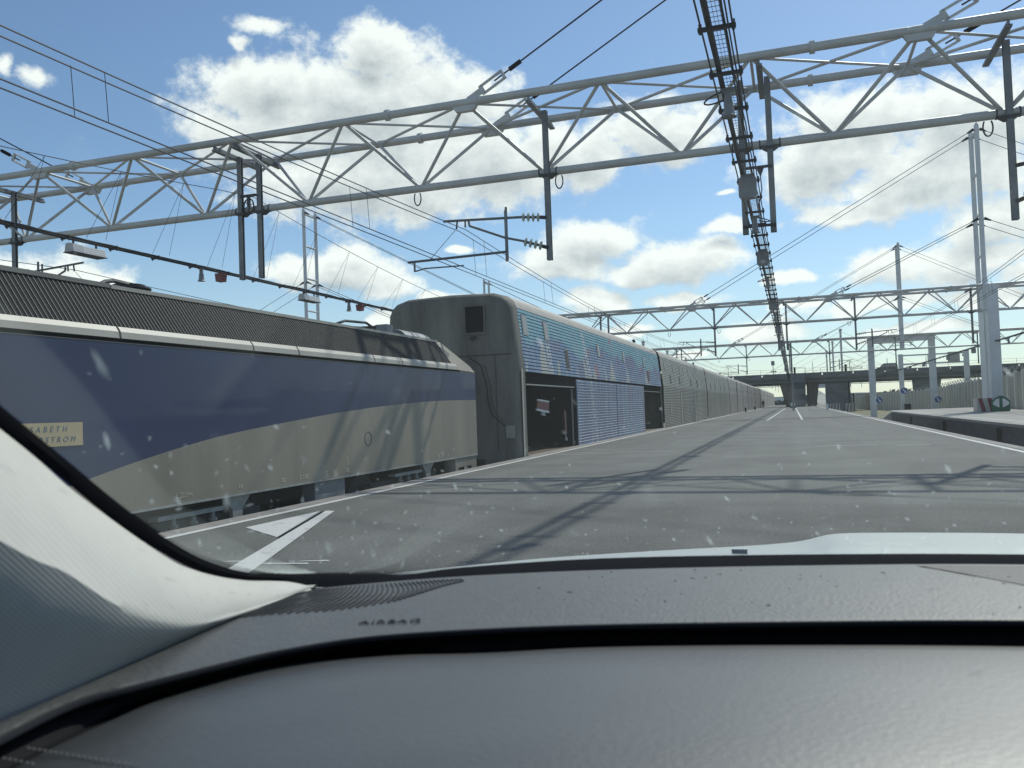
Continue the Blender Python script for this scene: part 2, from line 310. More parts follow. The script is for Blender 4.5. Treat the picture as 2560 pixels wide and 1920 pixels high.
m_glass = windscreen_mat()
def smear_mat():
    m = bpy.data.materials.new('dried dirt on glass'); m.use_nodes = True; t = m.node_tree; t.nodes.clear()
    tr = t.nodes.new('ShaderNodeBsdfTransparent'); tl = t.nodes.new('ShaderNodeBsdfTranslucent'); tl.inputs[0].default_value = (0.75, 0.85, 0.85, 1)
    di = t.nodes.new('ShaderNodeBsdfDiffuse'); di.inputs[0].default_value = (0.7, 0.75, 0.75, 1)
    a = t.nodes.new('ShaderNodeAddShader'); t.links.new(tl.outputs[0], a.inputs[0]); t.links.new(di.outputs[0], a.inputs[1])
    at = t.nodes.new('ShaderNodeAttribute'); at.attribute_name = 'fade'
    mx = t.nodes.new('ShaderNodeMixShader'); t.links.new(at.outputs['Fac'], mx.inputs[0]); t.links.new(tr.outputs[0], mx.inputs[1]); t.links.new(tl.outputs[0], mx.inputs[2])
    o = t.nodes.new('ShaderNodeOutputMaterial'); t.links.new(mx.outputs[0], o.inputs[0])
    return m
m_smear = smear_mat()

# ------------------------------------------------------------------ builders
def tag(o, label=None, cat=None, group=None, kind=None):
    if label: o['label'] = label
    if cat: o['category'] = cat
    if group: o['group'] = group
    if kind: o['kind'] = kind
    return o
def thing(name, loc, label, cat, group=None):
    o = bpy.data.objects.new(name, None); COL.objects.link(o); o.location = loc; o.empty_display_size = 0.3
    return tag(o, label, cat, group)
class MB:
    def __init__(s): s.v = []; s.f = []
    def add(s, vs, fs):
        k = len(s.v); s.v += [tuple(v) for v in vs]; s.f += [tuple(i + k for i in f) for f in fs]; return s
    def box(s, x0, x1, y0, y1, z0, z1):
        return s.add([(x0, y0, z0), (x1, y0, z0), (x1, y1, z0), (x0, y1, z0), (x0, y0, z1), (x1, y0, z1), (x1, y1, z1), (x0, y1, z1)],
                     [(3, 2, 1, 0), (4, 5, 6, 7), (0, 1, 5, 4), (1, 2, 6, 5), (2, 3, 7, 6), (3, 0, 4, 7)])
    def tube(s, p, q, r, n=8, r2=None, cap=True):
        p, q = Vector(p), Vector(q); d = (q - p)
        if d.length < 1e-6: return s
        u = d.normalized(); a = u.orthogonal().normalized(); b = u.cross(a); r2 = r if r2 is None else r2
        vs = [p + (a * math.cos(2 * math.pi * i / n) + b * math.sin(2 * math.pi * i / n)) * r for i in range(n)]
        vs += [q + (a * math.cos(2 * math.pi * i / n) + b * math.sin(2 * math.pi * i / n)) * r2 for i in range(n)]
        fs = [(i, (i + 1) % n, n + (i + 1) % n, n + i) for i in range(n)]
        if cap: fs += [tuple(range(n))[::-1], tuple(range(n, 2 * n))]
        return s.add(vs, fs)
    def path(s, pts, r, n=6):
        for a, b in zip(pts, pts[1:]): s.tube(a, b, r, n)
        return s
    def bar(s, p, q, w, h):   # rectangular bar between two points, w across (horizontal), h the other way
        p, q = Vector(p), Vector(q); u = (q - p).normalized()
        a = u.cross(Vector((0, 0, 1)));
        if a.length < 1e-3: a = Vector((1, 0, 0))
        a.normalize(); b = u.cross(a)
        c = [(-w / 2, -h / 2), (w / 2, -h / 2), (w / 2, h / 2), (-w / 2, h / 2)]
        vs = [p + a * x + b * y for x, y in c] + [q + a * x + b * y for x, y in c]
        return s.add(vs, [(3, 2, 1, 0), (4, 5, 6, 7), (0, 1, 5, 4), (1, 2, 6, 5), (2, 3, 7, 6), (3, 0, 4, 7)])
    def prism(s, prof, axis, a, b):  # closed profile in the two other axes, extruded along axis
        n = len(prof)
        def P(u, w, t): return {'x': (t, u, w), 'y': (u, t, w), 'z': (u, w, t)}[axis]
        return s.add([P(u, w, a) for u, w in prof] + [P(u, w, b) for u, w in prof],
                     [(i, (i + 1) % n, n + (i + 1) % n, n + i) for i in range(n)] + [tuple(range(n))[::-1], tuple(range(n, 2 * n))])
    def strip(s, prof, axis, a, b):   # open profile sheet
        n = len(prof)
        def P(u, w, t): return {'x': (t, u, w), 'y': (u, t, w), 'z': (u, w, t)}[axis]
        return s.add([P(u, w, a) for u, w in prof] + [P(u, w, b) for u, w in prof], [(i, i + 1, n + i + 1, n + i) for i in range(n - 1)])
    def grid(s, rows):
        n = len(rows[0]); m = len(rows)
        return s.add([p for r in rows for p in r], [(j * n + i, j * n + i + 1, (j + 1) * n + i + 1, (j + 1) * n + i) for j in range(m - 1) for i in range(n - 1)])
    def disc(s, c, r, nrm, n=16, h=0.02):
        c = Vector(c); nrm = Vector(nrm).normalized(); return s.tube(c - nrm * h / 2, c + nrm * h / 2, r, n)
    def build(s, name, m, parent=None, smooth=False, fixn=True, world=False):
        loc = Vector((0, 0, 0))
        if parent is not None:
            o = parent
            while o is not None: loc += o.location; o = o.parent
        me = bpy.data.meshes.new(name)
        vs = [(v[0] - loc.x, v[1] - loc.y, v[2] - loc.z) for v in s.v]
        me.from_pydata(vs, [], s.f); me.update()
        if fixn:
            bm = bmesh.new(); bm.from_mesh(me); bmesh.ops.recalc_face_normals(bm, faces=bm.faces); bm.to_mesh(me); bm.free()
        me.materials.append(m)
        if smooth:
            me.polygons.foreach_set('use_smooth', [True] * len(me.polygons))
            try: me.set_sharp_from_angle(angle=R(35))
            except Exception: pass
        o = bpy.data.objects.new(name, me); COL.objects.link(o)
        if parent is not None: o.parent = parent
        return o
_unit = {}
def unit_tube(m, n=10):
    k = (m.name, n)
    if k not in _unit:
        b = MB().tube((0, 0, 0), (0, 0, 1), 1, n); me = bpy.data.meshes.new('tube'); me.from_pydata(b.v, [], b.f); me.update()
        bm = bmesh.new(); bm.from_mesh(me); bmesh.ops.recalc_face_normals(bm, faces=bm.faces); bm.to_mesh(me); bm.free()
        me.materials.append(m); me.polygons.foreach_set('use_smooth', [True] * len(me.polygons)); me.set_sharp_from_angle(angle=R(40)); _unit[k] = me
    return _unit[k]
def rod(name, p, q, r, m, parent, n=10):   # a tube that shares its mesh with all tubes alike
    p, q = Vector(p), Vector(q)
    loc = Vector((0, 0, 0)); o = parent
    while o is not None: loc += o.location; o = o.parent
    ob = bpy.data.objects.new(name, unit_tube(m, n)); COL.objects.link(ob); ob.parent = parent
    d = q - p; rot = d.to_track_quat('Z', 'Y').to_matrix().to_4x4()
    ob.matrix_basis = Matrix.Translation(p - loc) @ rot @ Matrix.Diagonal((r, r, d.length, 1))
    return ob
def inst(name, mesh, loc, parent=None, rotz=0.0, scale=(1, 1, 1)):
    o = bpy.data.objects.new(name, mesh); COL.objects.link(o); o.parent = parent; o.location = loc; o.rotation_euler = (0, 0, rotz); o.scale = scale
    return o
def copy_tree(o, parent=None):
    c = o.copy(); COL.objects.link(c); c.parent = parent
    for ch in [x for x in o.children]: copy_tree(ch, c)
    return c
def struct(o): o['kind'] = 'structure'; return o
def text_mesh(name, s, size, m, origin, ux, uz, parent, shear=0.0, spacing=1.0, ext=0.002, align='LEFT'):
    cu = bpy.data.curves.new(name, 'FONT'); cu.body = s; cu.size = size; cu.shear = shear; cu.space_character = spacing; cu.extrude = ext; cu.align_x = align; cu.resolution_u = 3
    o = bpy.data.objects.new(name, cu); COL.objects.link(o)
    bpy.context.view_layer.update()
    me = bpy.data.meshes.new_from_object(o.evaluated_get(bpy.context.evaluated_depsgraph_get())); bpy.data.objects.remove(o)
    ux, uz = Vector(ux).normalized(), Vector(uz).normalized(); uy = uz.cross(ux) * -1
    nrm = ux.cross(uz)
    Mx = Matrix(((ux.x, uz.x, nrm.x, 0), (ux.y, uz.y, nrm.y, 0), (ux.z, uz.z, nrm.z, 0), (0, 0, 0, 1)))
    loc = Vector((0, 0, 0)); p = parent
    while p is not None: loc += p.location; p = p.parent
    me.transform(Matrix.Translation(Vector(origin) - loc) @ Mx); me.materials.clear(); me.materials.append(m)
    ob = bpy.data.objects.new(name, me); COL.objects.link(ob); ob.parent = parent
    return ob

# ================================================================== SETTING
gz = -1.32
g = MB(); N = 60
def gh(x, y):
    return gz
g.add([(-6000, -600, gz), (6000, -600, gz), (6000, 9000, gz), (-6000, 9000, gz)], [(0, 1, 2, 3)])
struct(g.build('ground', m_ground))
# ballasted track beds
for nm, x0, x1 in (('track_bed', -12.0, -6.9), ('track_bed', 4.9, 8.6), ('track_bed', -26, -18)):
    struct(MB().box(x0, x1, -60, 420, gz, gz + 0.06 + 0.01 * x1 / 30).build(nm, m_ballast))
for x in (-9.17 - .75, -9.17 + .75, 6.75 - .75, 6.75 + .75, -22.6, -21.1):
    o = MB().box(x - .035, x + .035, -60, 420, gz + .2, gz + .36).box(x - .07, x + .07, -60, 420, gz + .16, gz + .2).build('rail', m_rail); struct(o)
# the platform the car stands on
pl = struct(MB().box(-6.62, 4.72, -60, 330, gz, 0).build('platform', m_asph))
for x0, x1 in ((-6.98, -6.62), (4.72, 5.0)):
    k = 0
    y = -60
    while y < 330:
        L = 2.0 if y < 80 else 10
        e = MB().box(x0, x1, y + .009, y + L - .006, gz + .3, random.uniform(-.002, .004) + 0.002).build('edge_stone', m_edge, pl); y += L
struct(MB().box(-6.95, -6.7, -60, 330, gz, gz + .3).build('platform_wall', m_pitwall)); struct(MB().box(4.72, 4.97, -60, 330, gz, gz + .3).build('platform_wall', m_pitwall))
def flat(pts, name='painted_line', m=m_paint, z=0.005, parent=pl):
    return MB().add([(x, y, z) for x, y in pts], [tuple(range(len(pts)))]).build(name, m, parent)
flat([(-6.62, -60), (-6.50, -60), (-6.50, 330), (-6.62, 330)])
flat([(4.50, -60), (4.64, -60), (4.64, 330), (4.50, 330)])
flat([(-1.83, 60), (-1.70, 60), (-1.38, 162), (-1.52, 162)])
flat([(.42, 59), (.56, 59), (.38, 162), (.24, 162)])
flat([(-6.15, 8.42), (-6.1, 9.98), (-5.27, 7.75)])                      # filled triangle
flat([(-6.02, 10.0), (-5.87, 9.96), (-4.42, 6.25), (-3.2, 3.1), (-3.5, 3.0), (-4.60, 6.05)], z=0.009)  # diagonal bar
flat([(-6.02, 9.9), (-5.99, 9.9), (-5.19, 7.7), (-5.22, 7.68)], 'dark_joint', m_black, z=0.011)
for (x, y, l) in ((-4.9, 6.35, .35), (-4.5, 6.3, .5), (-4.2, 6.45, .3)):
    flat([(x, y), (x + l, y + .05), (x + l * .9, y + .1), (x + .05, y + .04)], 'scuffed_paint')
for (x, y, l) in ((-1.3, 32, 3.2), (-3.5, 32, 2.2), (.5, 24.5, 1.6), (-6.4, 23.4, 3.2), (-6.3, 22.6, 1.5), (2.5, 24, .8)):
    flat([(x, y), (x + l, y + .02), (x + l, y + .10), (x, y + .07)], 'transverse_mark')
# opposite platform
fp = MB(); top = [(8.9, 89.5, -.95), (8.45, 82, 0), (8.45, -30, 0), (34, -30, 0), (34, 120, 0), (14, 96, 0), (9.6, 90, -0.35)]
fpo = MB().add([(8.45, -30, 0), (40, -30, 0), (40, 108, -.02), (9, 90, 0), (8.45, 84, 0), (8.45, -30, gz), (40, -30, gz), (40, 108, gz), (7.9, 93, gz), (8.45, 84, gz)],
               [(0, 1, 2, 3, 4), (0, 4, 9, 5), (4, 3, 8, 9), (3, 2, 7, 8)]).build('far_platform', m_slab); struct(fpo)
struct(MB().box(8.40, 8.44, -30, 84, gz, -0.12).build('far_platform_wall', m_pitwall))
MB().add([(9.3, -30, .005), (9.43, -30, .005), (9.43, 84, .005), (9.3, 84, .005)], [(0, 1, 2, 3)]).build('painted_line', m_paint, fpo)
# black refuge boxes and cable brackets on the pit wall
for y in (41, 55, 70): MB().box(8.30, 8.40, y, y + .5, -1.2, -.25).build('wall_recess', m_black, fpo)
gr = struct(MB().add([(7.5, 92, gz + .05), (60, 92, gz + .05), (60, 330, gz + .4), (5.2, 330, gz + .05)], [(0, 1, 2, 3)]).build('grass_verge', m_grass))
# hills on the skyline
hb = MB(); rr = random.Random(5)
for row, (yy, hmax) in enumerate(((2600, 34), (4200, 62))):
    n = 90; pts = []
    for i in range(n):
        x = -5200 + i * (10400 / (n - 1)); h = hmax * (0.55 + 0.25 * math.sin(i * .21 + row) + 0.2 * math.sin(i * .53 + 2 * row))
        pts.append((x, h))
    vs = [(x, yy, gz) for x, h in pts] + [(x, yy + 60, h) for x, h in pts] + [(x, yy + 700, h * .9) for x, h in pts] + [(x, yy + 900, gz) for x, h in pts]
    hb.add(vs, [(j * n + i, j * n + i + 1, (j + 1) * n + i + 1, (j + 1) * n + i) for j in range(3) for i in range(n - 1)])
struct(hb.build('hills', m_hill, smooth=True))

# ================================================================== GANTRIES
XN = [-0.6 + 3.6 * i for i in range(-16, 11)]
ZT, ZB = 9.35, 7.56
POSTS = [(-24.3, 5.3), (-15.42, 5.45), (-14.75, 5.45), (-5.9, 5.18), (-0.92, 5.35), (-0.27, 5.35), (4.86, 5.1), (13.0, 5.1), (22.6, 5.2)]
STAYS = []
for mx in (13.8, -43.8):
    for s in (-1, 1):
        STAYS += [(mx, s, 21.0, 21.6), (mx, s, 14.3, 10.8)]
def make_gantry(Y0, label):
    t = thing('catenary_gantry', (0, Y0, 0), label, 'gantry', 'tubular gantries spanning the tracks')
    x0, x1 = XN[0] - 1, XN[-1] + 1
    for nm, y, z in (('top_chord', Y0, ZT), ('top_chord', Y0 + 2.1, ZT), ('bottom_chord', Y0 + 1.05, ZB)):
        rod(nm, (x0, y, z), (x1, y, z), .105, m_tube, t, 18)
    for x in XN[1::3]:
        for y in (Y0, Y0 + 2.1): rod('flange', (x + 1.3, y, ZT), (x + 1.42, y, ZT), .15, m_tube, t, 18)
    for i, x in enumerate(XN):
        rod('brace', (x, Y0, ZT), (x, Y0 + 2.1, ZT), .040, m_tube, t)
        if i + 1 < len(XN):
            xn = XN[i + 1]; xm = (x + xn) / 2
            rod('brace', (x, Y0 + 2.1, ZT), (xn, Y0, ZT), .038, m_tube, t); rod('brace', (x, Y0, ZT - .02), (xn, Y0 + 2.1, ZT - .02), .032, m_tube, t)
            for y in (Y0, Y0 + 2.1):
                rod('brace', (x, y, ZT), (xm, Y0 + 1.05, ZB), .046, m_tube, t); rod('brace', (xm, Y0 + 1.05, ZB), (xn, y, ZT), .046, m_tube, t)
    # masts: two tubes tied by rungs, standing on a pair of box columns
    for mx in (13.8, -43.8):
        for y in (Y0, Y0 + 2.1):
            rod('mast_tube', (mx, y, 7.5), (mx, y, 21.3), .17, m_white, t, 16)
            MB().tube((mx, y, 21.3), (mx, y, 21.5), .16, 12, .05).build('mast_cap', m_white, t)
        z = 11.6
        while z < 21.2: rod('rung', (mx, Y0, z), (mx, Y0 + 2.1, z), .10, m_white, t); z += 3.1
        c = MB().box(mx - .05, mx + .68, Y0 - .75, Y0 + .45, gz, 9.3).build('column', m_white, t)
        c = MB().box(mx - .03, mx + .66, Y0 + 1.5, Y0 + 2.75, gz, 9.25).build('column', m_white, t)
        MB().box(mx - .1, mx + .6, Y0 + .45, Y0 + 1.5, gz, 9.0).build('column_web', m_white, t)
    for mx, s, zt, dx in STAYS:
        xn = mx + s * dx
        if xn > XN[-1] + .5 or xn < XN[0] - .5: continue
        for y in (Y0, Y0 + 2.1):
            A = Vector((xn, y, ZT)); B = Vector((mx + s * .2, y, zt)); u = (B - A).normalized(); v = Vector((0, 1, 0)); w = u.cross(v)
            MB().prism([(xn - .34, ZT - .09), (xn - .24, ZT - .24), (xn + .24, ZT - .24), (xn + .34, ZT - .09)], 'y', y - .07, y + .07).build('gusset', m_tube, t)
            fk = MB(); fk.bar(A + u * .1, A + u * .62, .05, .16)
            for d in (-.11, .11): fk.bar(A + u * .55 + w * d, A + u * 1.22 + w * d, .06, .05)
            fk.bar(A + u * .56 - w * .13, A + u * .56 + w * .13, .06, .10); fk.bar(A + u * 1.22 - w * .13, A + u * 1.22 + w * .13, .06, .08)
            fk.build('turnbuckle', m_tube, t)
            rod('threaded_rod', A + u * .95, A + u * 1.5, .022, m_dark, t, 8)
            rod('sleeve', A + u * 1.42, A + u * 1.78, .058, m_black, t, 10)
            rod('stay_cable', A + u * 1.7, B, .022, m_wire, t, 8)
            MB().tube(B - u * .5, B, .05, 8, .12).build('stay_socket', m_dark, t)
    for x, zb in POSTS:
        yp = Y0 + .88
        p = MB(); p.box(x - .07, x + .07, yp - .06, yp - .045, zb, 9.15).box(x - .07, x + .07, yp + .045, yp + .06, zb, 9.15).box(x - .008, x + .008, yp - .045, yp + .045, zb, 9.15)
        p.build('drop_post', m_galv, t)
        if x != -0.92: MB().bar((x - .15, Y0 - .12, 9.10), (x - .15, Y0 + 2.2, 9.10), .14, .05).bar((x - .15, Y0 - .12, 9.16), (x - .15, Y0 + 2.2, 9.16), .04, .12).build('cross_channel', m_galv, t)
        MB().tube((x - .25, Y0 + 1.05, ZB), (x - .22, Y0 + 1.05, ZB), .122, 14).tube((x + .22, Y0 + 1.05, ZB), (x + .25, Y0 + 1.05, ZB), .122, 14) \
            .prism([(x - .22, ZB - .1), (x - .09, ZB - .19), (x + .09, ZB - .19), (x + .22, ZB - .1)], 'y', yp - .07, yp + .2).build('clamp', m_dark, t)
    # hanging cable loops
    for x in (-9.6, -5.55, 4.4):
        l = MB(); c = [(x + .10 * math.sin(a), Y0 + .8, ZB - .34 - .2 * math.cos(a)) for a in [i * math.pi / 8 for i in range(-6, 7)]]
        l.path(c, .018).build('cable_loop', m_dark, t)
    return t
G1 = make_gantry(20.4, 'nearest gantry of white tubes, crossing high above the locomotive and platform')
glabels = {70.2: 'second gantry, crossing behind the blue mural wagon with tall mast by the green arrow sign', 120.0: 'third gantry seen small just above the road bridge'}
for y, lb in glabels.items():
    c = copy_tree(G1); c.location = (0, y, 0); c['label'] = lb
    if y > 100:
        for o in [o for o in c.children if o.name.startswith('column')]:
            if sum(v.co.x for v in o.data.vertices) > 0: bpy.data.objects.remove(o)
def far_gantry(Y0, label):
    b = MB()
    for y, z in ((Y0, ZT), (Y0 + 2.1, ZT), (Y0 + 1.05, ZB)): b.tube((-75, y, z), (60, y, z), .12, 6)
    for i in range(-20, 16):
        x = -.6 + 3.6 * i
        for y in (Y0, Y0 + 2.1): b.tube((x, y, ZT), (x + 1.8, Y0 + 1.05, ZB), .05, 4).tube((x + 1.8, Y0 + 1.05, ZB), (x + 3.6, y, ZT), .05, 4)
    for mx in (13.8, -43.8):
        for y in (Y0, Y0 + 2.1): b.tube((mx, y, 0), (mx, y, 21.3), .24, 8); b.tube((mx, y, 21.2), (mx, y, 21.7), .4, 8)
        for s in (-1, 1):
            b.tube((mx, Y0, 21), (mx + s * 21.6, Y0, ZT), .05, 4).tube((mx, Y0, 14.3), (mx + s * 10.8, Y0, ZT), .05, 4)
    for x, zb in POSTS: b.bar((x, Y0 + .9, zb), (x, Y0 + .9, 9.1), .16, .16)
    o = b.build('catenary_gantry', m_tube); tag(o, label, 'gantry', 'tubular gantries spanning the tracks')
far_gantry(262, 'fourth gantry, its masts rising just beyond the road bridge')
far_gantry(315, 'fifth gantry, further down the line beyond the bridge')
far_gantry(372, 'sixth gantry, farthest of the row beyond the bridge')

# pulley wheel between the two left posts
pw = thing('pulley', (-15.08, 21.2, 7.95), 'small spoked pulley wheel hung between two drop posts of the nearest gantry', 'pulley')
b = MB(); n = 20
for i in range(n):
    a0, a1 = 2 * math.pi * i / n, 2 * math.pi * (i + 1) / n
    b.tube((-15.08 + .17 * math.cos(a0), 21.2, 7.62 + .22 * math.sin(a0)), (-15.08 + .17 * math.cos(a1), 21.2, 7.62 + .22 * math.sin(a1)), .022, 6)
b.build('wheel_rim', m_dark, pw)
for i in range(6):
    a = math.pi * i / 3 + .3; rod('spoke', (-15.08, 21.2, 7.62), (-15.08 + .16 * math.cos(a), 21.2, 7.62 + .21 * math.sin(a)), .012, m_dark, pw, 6)
MB().box(-15.35, -14.82, 21.15, 21.25, 7.9, 7.96).box(-15.12, -15.04, 21.16, 21.24, 7.6, 7.9).build('yoke', m_dark, pw)

# ------------------------------------------------------------------ cantilever arms
def insulator(p, q, parent):
    p, q = Vector(p), Vector(q); u = (q - p).normalized(); L = (q - p).length
    o = MB().tube(p, q, .035, 8).build('insulator_core', m_dark, parent)
    for k in range(4):
        c = p + u * (L * (k + .5) / 4)
        b = MB(); b.tube(c - u * .035, c, .03, 14, .125, cap=False); b.tube(c, c + u * .02, .125, 14, .11); b.build('insulator_disc', m_glassins, parent, smooth=True)
def arm(xp, s, Y, label, half=False):
    t = thing('cantilever_arm', (xp, Y, 6.3), label, 'overhead line arm', 'cantilever arms holding the overhead wires')
    X = lambda d: xp + s * d
    insulator((X(.18), Y, 6.32), (X(.72), Y, 6.38), t)
    MB().tube((X(.05), Y, 6.3), (X(.2), Y, 6.32), .05, 8).build('bracket', m_dark, t)
    MB().tube((X(.7), Y, 6.38), (X(2.95), Y, 6.50), .035, 8).build('top_tube', m_galv, t)
    insulator((X(.14), Y, 5.55), (X(.68), Y, 5.73), t)
    MB().tube((X(.02), Y, 5.5), (X(.16), Y, 5.55), .05, 8).build('bracket', m_dark, t)
    MB().path([(X(.66), Y, 5.73), (X(1.2), Y, 5.88), (X(2.2), Y, 6.30), (X(2.22), Y, 6.42)], .032, 8).build('diagonal_tube', m_galv, t)
    MB().tube((X(1.13), Y - .05, 5.25), (X(1.13), Y - .05, 6.68), .035, 8).tube((X(1.19), Y + .05, 5.25), (X(1.19), Y + .05, 6.62), .03, 8).build('upright', m_galv, t)
    MB().tube((X(1.15), Y, 5.50), (X(4.05), Y, 5.47), .035, 8).build('registration_tube', m_galv, t)
    MB().tube((X(3.86), Y, 5.47), (X(3.86), Y, 5.2), .03, 8).path([(X(3.86), Y, 5.2), (X(3.55), Y, 5.26), (X(2.4), Y, 5.24)], .02, 6).build('steady_arm', m_galv, t)
    MB().tube((X(2.55), Y, 6.46), (X(2.58), Y, 6.25), .025, 6).tube((X(2.32), Y, 6.46), (X(2.32), Y, 6.27), .025, 6).tube((X(2.62), Y, 6.22), (X(3.4), Y, 5.48), .008, 5).build('wire_clamp', m_dark, t)
    return t
arm(-5.9, -1, 21.2, 'arm with glass insulators hanging from the nearest gantry above the wagon end')
arm(-24.3, 1, 21.2, 'arm partly hidden behind the locomotive roof at the left edge')
arm(4.86, 1, 21.2, 'arm on the nearest gantry at the right, reaching over the platform gap')
arm(-5.9, -1, 71.0, 'arm on the second gantry above the grey wagons')
arm(4.86, 1, 71.0, 'arm on the second gantry above the white portal frame')
arm(-5.9, -1, 120.8, 'arm on the third gantry over the train'); arm(4.86, 1, 120.8, 'arm on the third gantry beside the bridge')
arm(-24.3, 1, 71.0, 'arm on the second gantry behind the train')

# ------------------------------------------------------------------ wires
def wire(name, pts, r, label, cat='overhead wire', group='overhead line wires'):
    o = MB().path(pts, r, 5).build(name, m_wire); return tag(o, label, cat, group)
sup = [-28.35, 21.45, 71.25, 121.05, 185, 262, 315]
def zmess(y, S=.55, z0=6.26):
    for a, b in zip(sup, sup[1:]):
        if a <= y <= b: u = (y - a) / (b - a); return z0 - S * 4 * u * (1 - u)
    return z0
ys = [-28.35 + i * 2.49 for i in range(139)]
dn = ['first', 'second', 'third', 'fourth', 'fifth', 'sixth', 'seventh', 'eighth', 'ninth', 'tenth', 'eleventh', 'twelfth', 'thirteenth', 'fourteenth', 'fifteenth', 'sixteenth', 'seventeenth', 'eighteenth', 'nineteenth', 'twentieth', 'twenty-first', 'twenty-second', 'twenty-third', 'twenty-fourth', 'twenty-fifth', 'twenty-sixth']
def catenary(x, dx, tagtxt, r=.0105):
    for i, xx in enumerate((x, x + dx)):
        side = ('left' if i == 0 else 'right')
        wire('messenger_wire', [(xx, y, zmess(y, z0=6.24 + .02 * i)) for y in ys], r, f'{side} one of the twin upper wires {tagtxt}')
        wire('contact_wire', [(xx + .05, y, 5.16 + .01 * i) for y in (-28, 320)], r, f'{side} one of the twin lower contact wires {tagtxt}')
        for y in [1.2 + 7.1 * k for k in range(0, 26)]:
            yy = y + .35 * i
            o = rod('dropper', (xx + .05, yy, 5.17), (xx, yy, zmess(yy)), .0055, m_wire, None, 5); tag(o, f'{dn[int((y - 1.2) / 7.1 + .5)]} dropper from the camera on the {side} twin wires {tagtxt}', 'dropper', f'droppers {tagtxt}')
catenary(-8.50, .2, 'over the shuttle train')
catenary(7.3, .2, 'over the empty track between platforms')
wire('messenger_wire', [(-21.95, y, zmess(y, .5, 6.35)) for y in ys[:80]], .011, 'single wire above the locomotive roof on the far track')
wire('contact_wire', [(-21.95, -28, 5.3), (-21.95, 170, 5.3)], .009, 'lower single wire of the far track behind the locomotive')
# bearer wires with hangers for the left cable ladder
def bearer(y): 
    u = ((y - 21.3) % 49.8) / 49.8; return 7.98 - 4 * 1.7 * u * (1 - u)
wire('bearer_wire', [(-15.1, y, bearer(y)) for y in [-20 + 1.66 * i for i in range(90)]], .010, 'sagging bearer wire carrying the left cable ladder')
hb_ = thing('ladder_hanger', (-15.4, 20, 6), 'thin hanger wires between bearer wire and left cable ladder', 'hanger wires')
y = -8
while y < 90:
    rod('hanger', (-15.1, y, bearer(y)), (-15.66, y + .05, 5.75), .005, m_wire, hb_, 5); rod('hanger', (-15.1, y, bearer(y)), (-15.86, y - .35, 5.75), .005, m_wire, hb_, 5); y += 2.2

# ------------------------------------------------------------------ cable ladders
def ladder(X, z, ya, yb, label, step=1.45, w=.19, dense=True):
    t = thing('cable_ladder', (X, ya, z), label, 'cable ladder', 'cable ladders hung along the platforms')
    MB().box(X - w, X - w + .02, ya, yb, z, z + .02).box(X + w - .02, X + w, ya, yb, z, z + .02).build('side_rail', m_dark, t)
    c = MB(); rr = random.Random(int(X * 10))
    for k in range(7 if dense else 4):
        x = X - .125 + .011 * k + rr.uniform(-.004, .004); pts = []
        y = ya
        while y <= yb: pts.append((x + rr.uniform(-.006, .006), y, z + .05 + rr.uniform(-.012, .012))); y += .75 if y < 40 else 3
        c.path(pts, .0085, 5)
    for k in range(2):
        x = X + .10 + .03 * k; pts = []; y = ya
        while y <= yb: pts.append((x + rr.uniform(-.008, .008), y, z + .03 + rr.uniform(-.02, .02))); y += .6 if y < 40 else 3
        c.path(pts, .011, 5)
    cc = c.build('cable_bundle', m_dark, t)
    MB().box(X - .11, X - .065, ya, yb, z + .02, z + .035).box(X + .075, X + .09, ya, yb, z + .02, z + .05).build('tray', m_dark, t)
    if dense:
        gr = MB(); y = ya
        while y < min(yb, 60): gr.box(X - .055, X + .075, y, y + .007, z + .02, z + .025); y += .13
        for k in range(4): gr.box(X - .055 + .041 * k, X - .050 + .041 * k, ya, min(yb, 60), z + .024, z + .027)
        tag(gr.build('wire_mesh', m_dark, t), kind='stuff')
    y = ya + .5; proto = None
    while y < yb:
        if proto is None:
            proto = MB().box(X - w - .03, X + w + .03, y - .03, y + .03, z - .03, z + .01).tube((X - w, y, z - .06), (X - w, y, z + .06), .022, 6).tube((X + w, y, z - .06), (X + w, y, z + .06), .022, 6).build('crossbar', m_dark, t); py = y
        else:
            o = proto.copy(); COL.objects.link(o); o.location = (0, y - py, 0)
        y += step
    return t
ladder(-.66, 5.66, -18, 200, 'cable ladder running away above the middle of the platform')
ladder(-15.76, 5.62, -10, 100, 'cable ladder behind the locomotive at the left', dense=False, w=.1)
ladder(14.25, 5.1, 40, 185, 'cable ladder passing the tall right-hand mast', dense=False, w=.13, step=2.4)
for y in [14.2, 21.3, 71.1]:   # brackets joining the middle ladder to its posts
    pass
tag(MB().bar((-.98, 21.2, 5.52), (-.2, 21.2, 5.52), .06, .06).build('ladder_bracket', m_dark), 'crossbar joining the bottoms of two drop posts under the ladder', 'bracket')
tag(MB().bar((-.85, 21.2, 6.95), (-.24, 21.2, 6.95), .05, .06).prism([(-.42, 6.95), (-.62, 6.95), (-.52, 6.70)], 'y', 21.18, 21.22).path([(-.52, 21.2, 6.72), (-.50, 21.2, 6.4), (-.58, 21.2, 6.05), (-.55, 21.2, 5.75)], .014).build('ladder_bracket', m_dark), 'arm with triangular plate on the right post above the ladder', 'bracket')
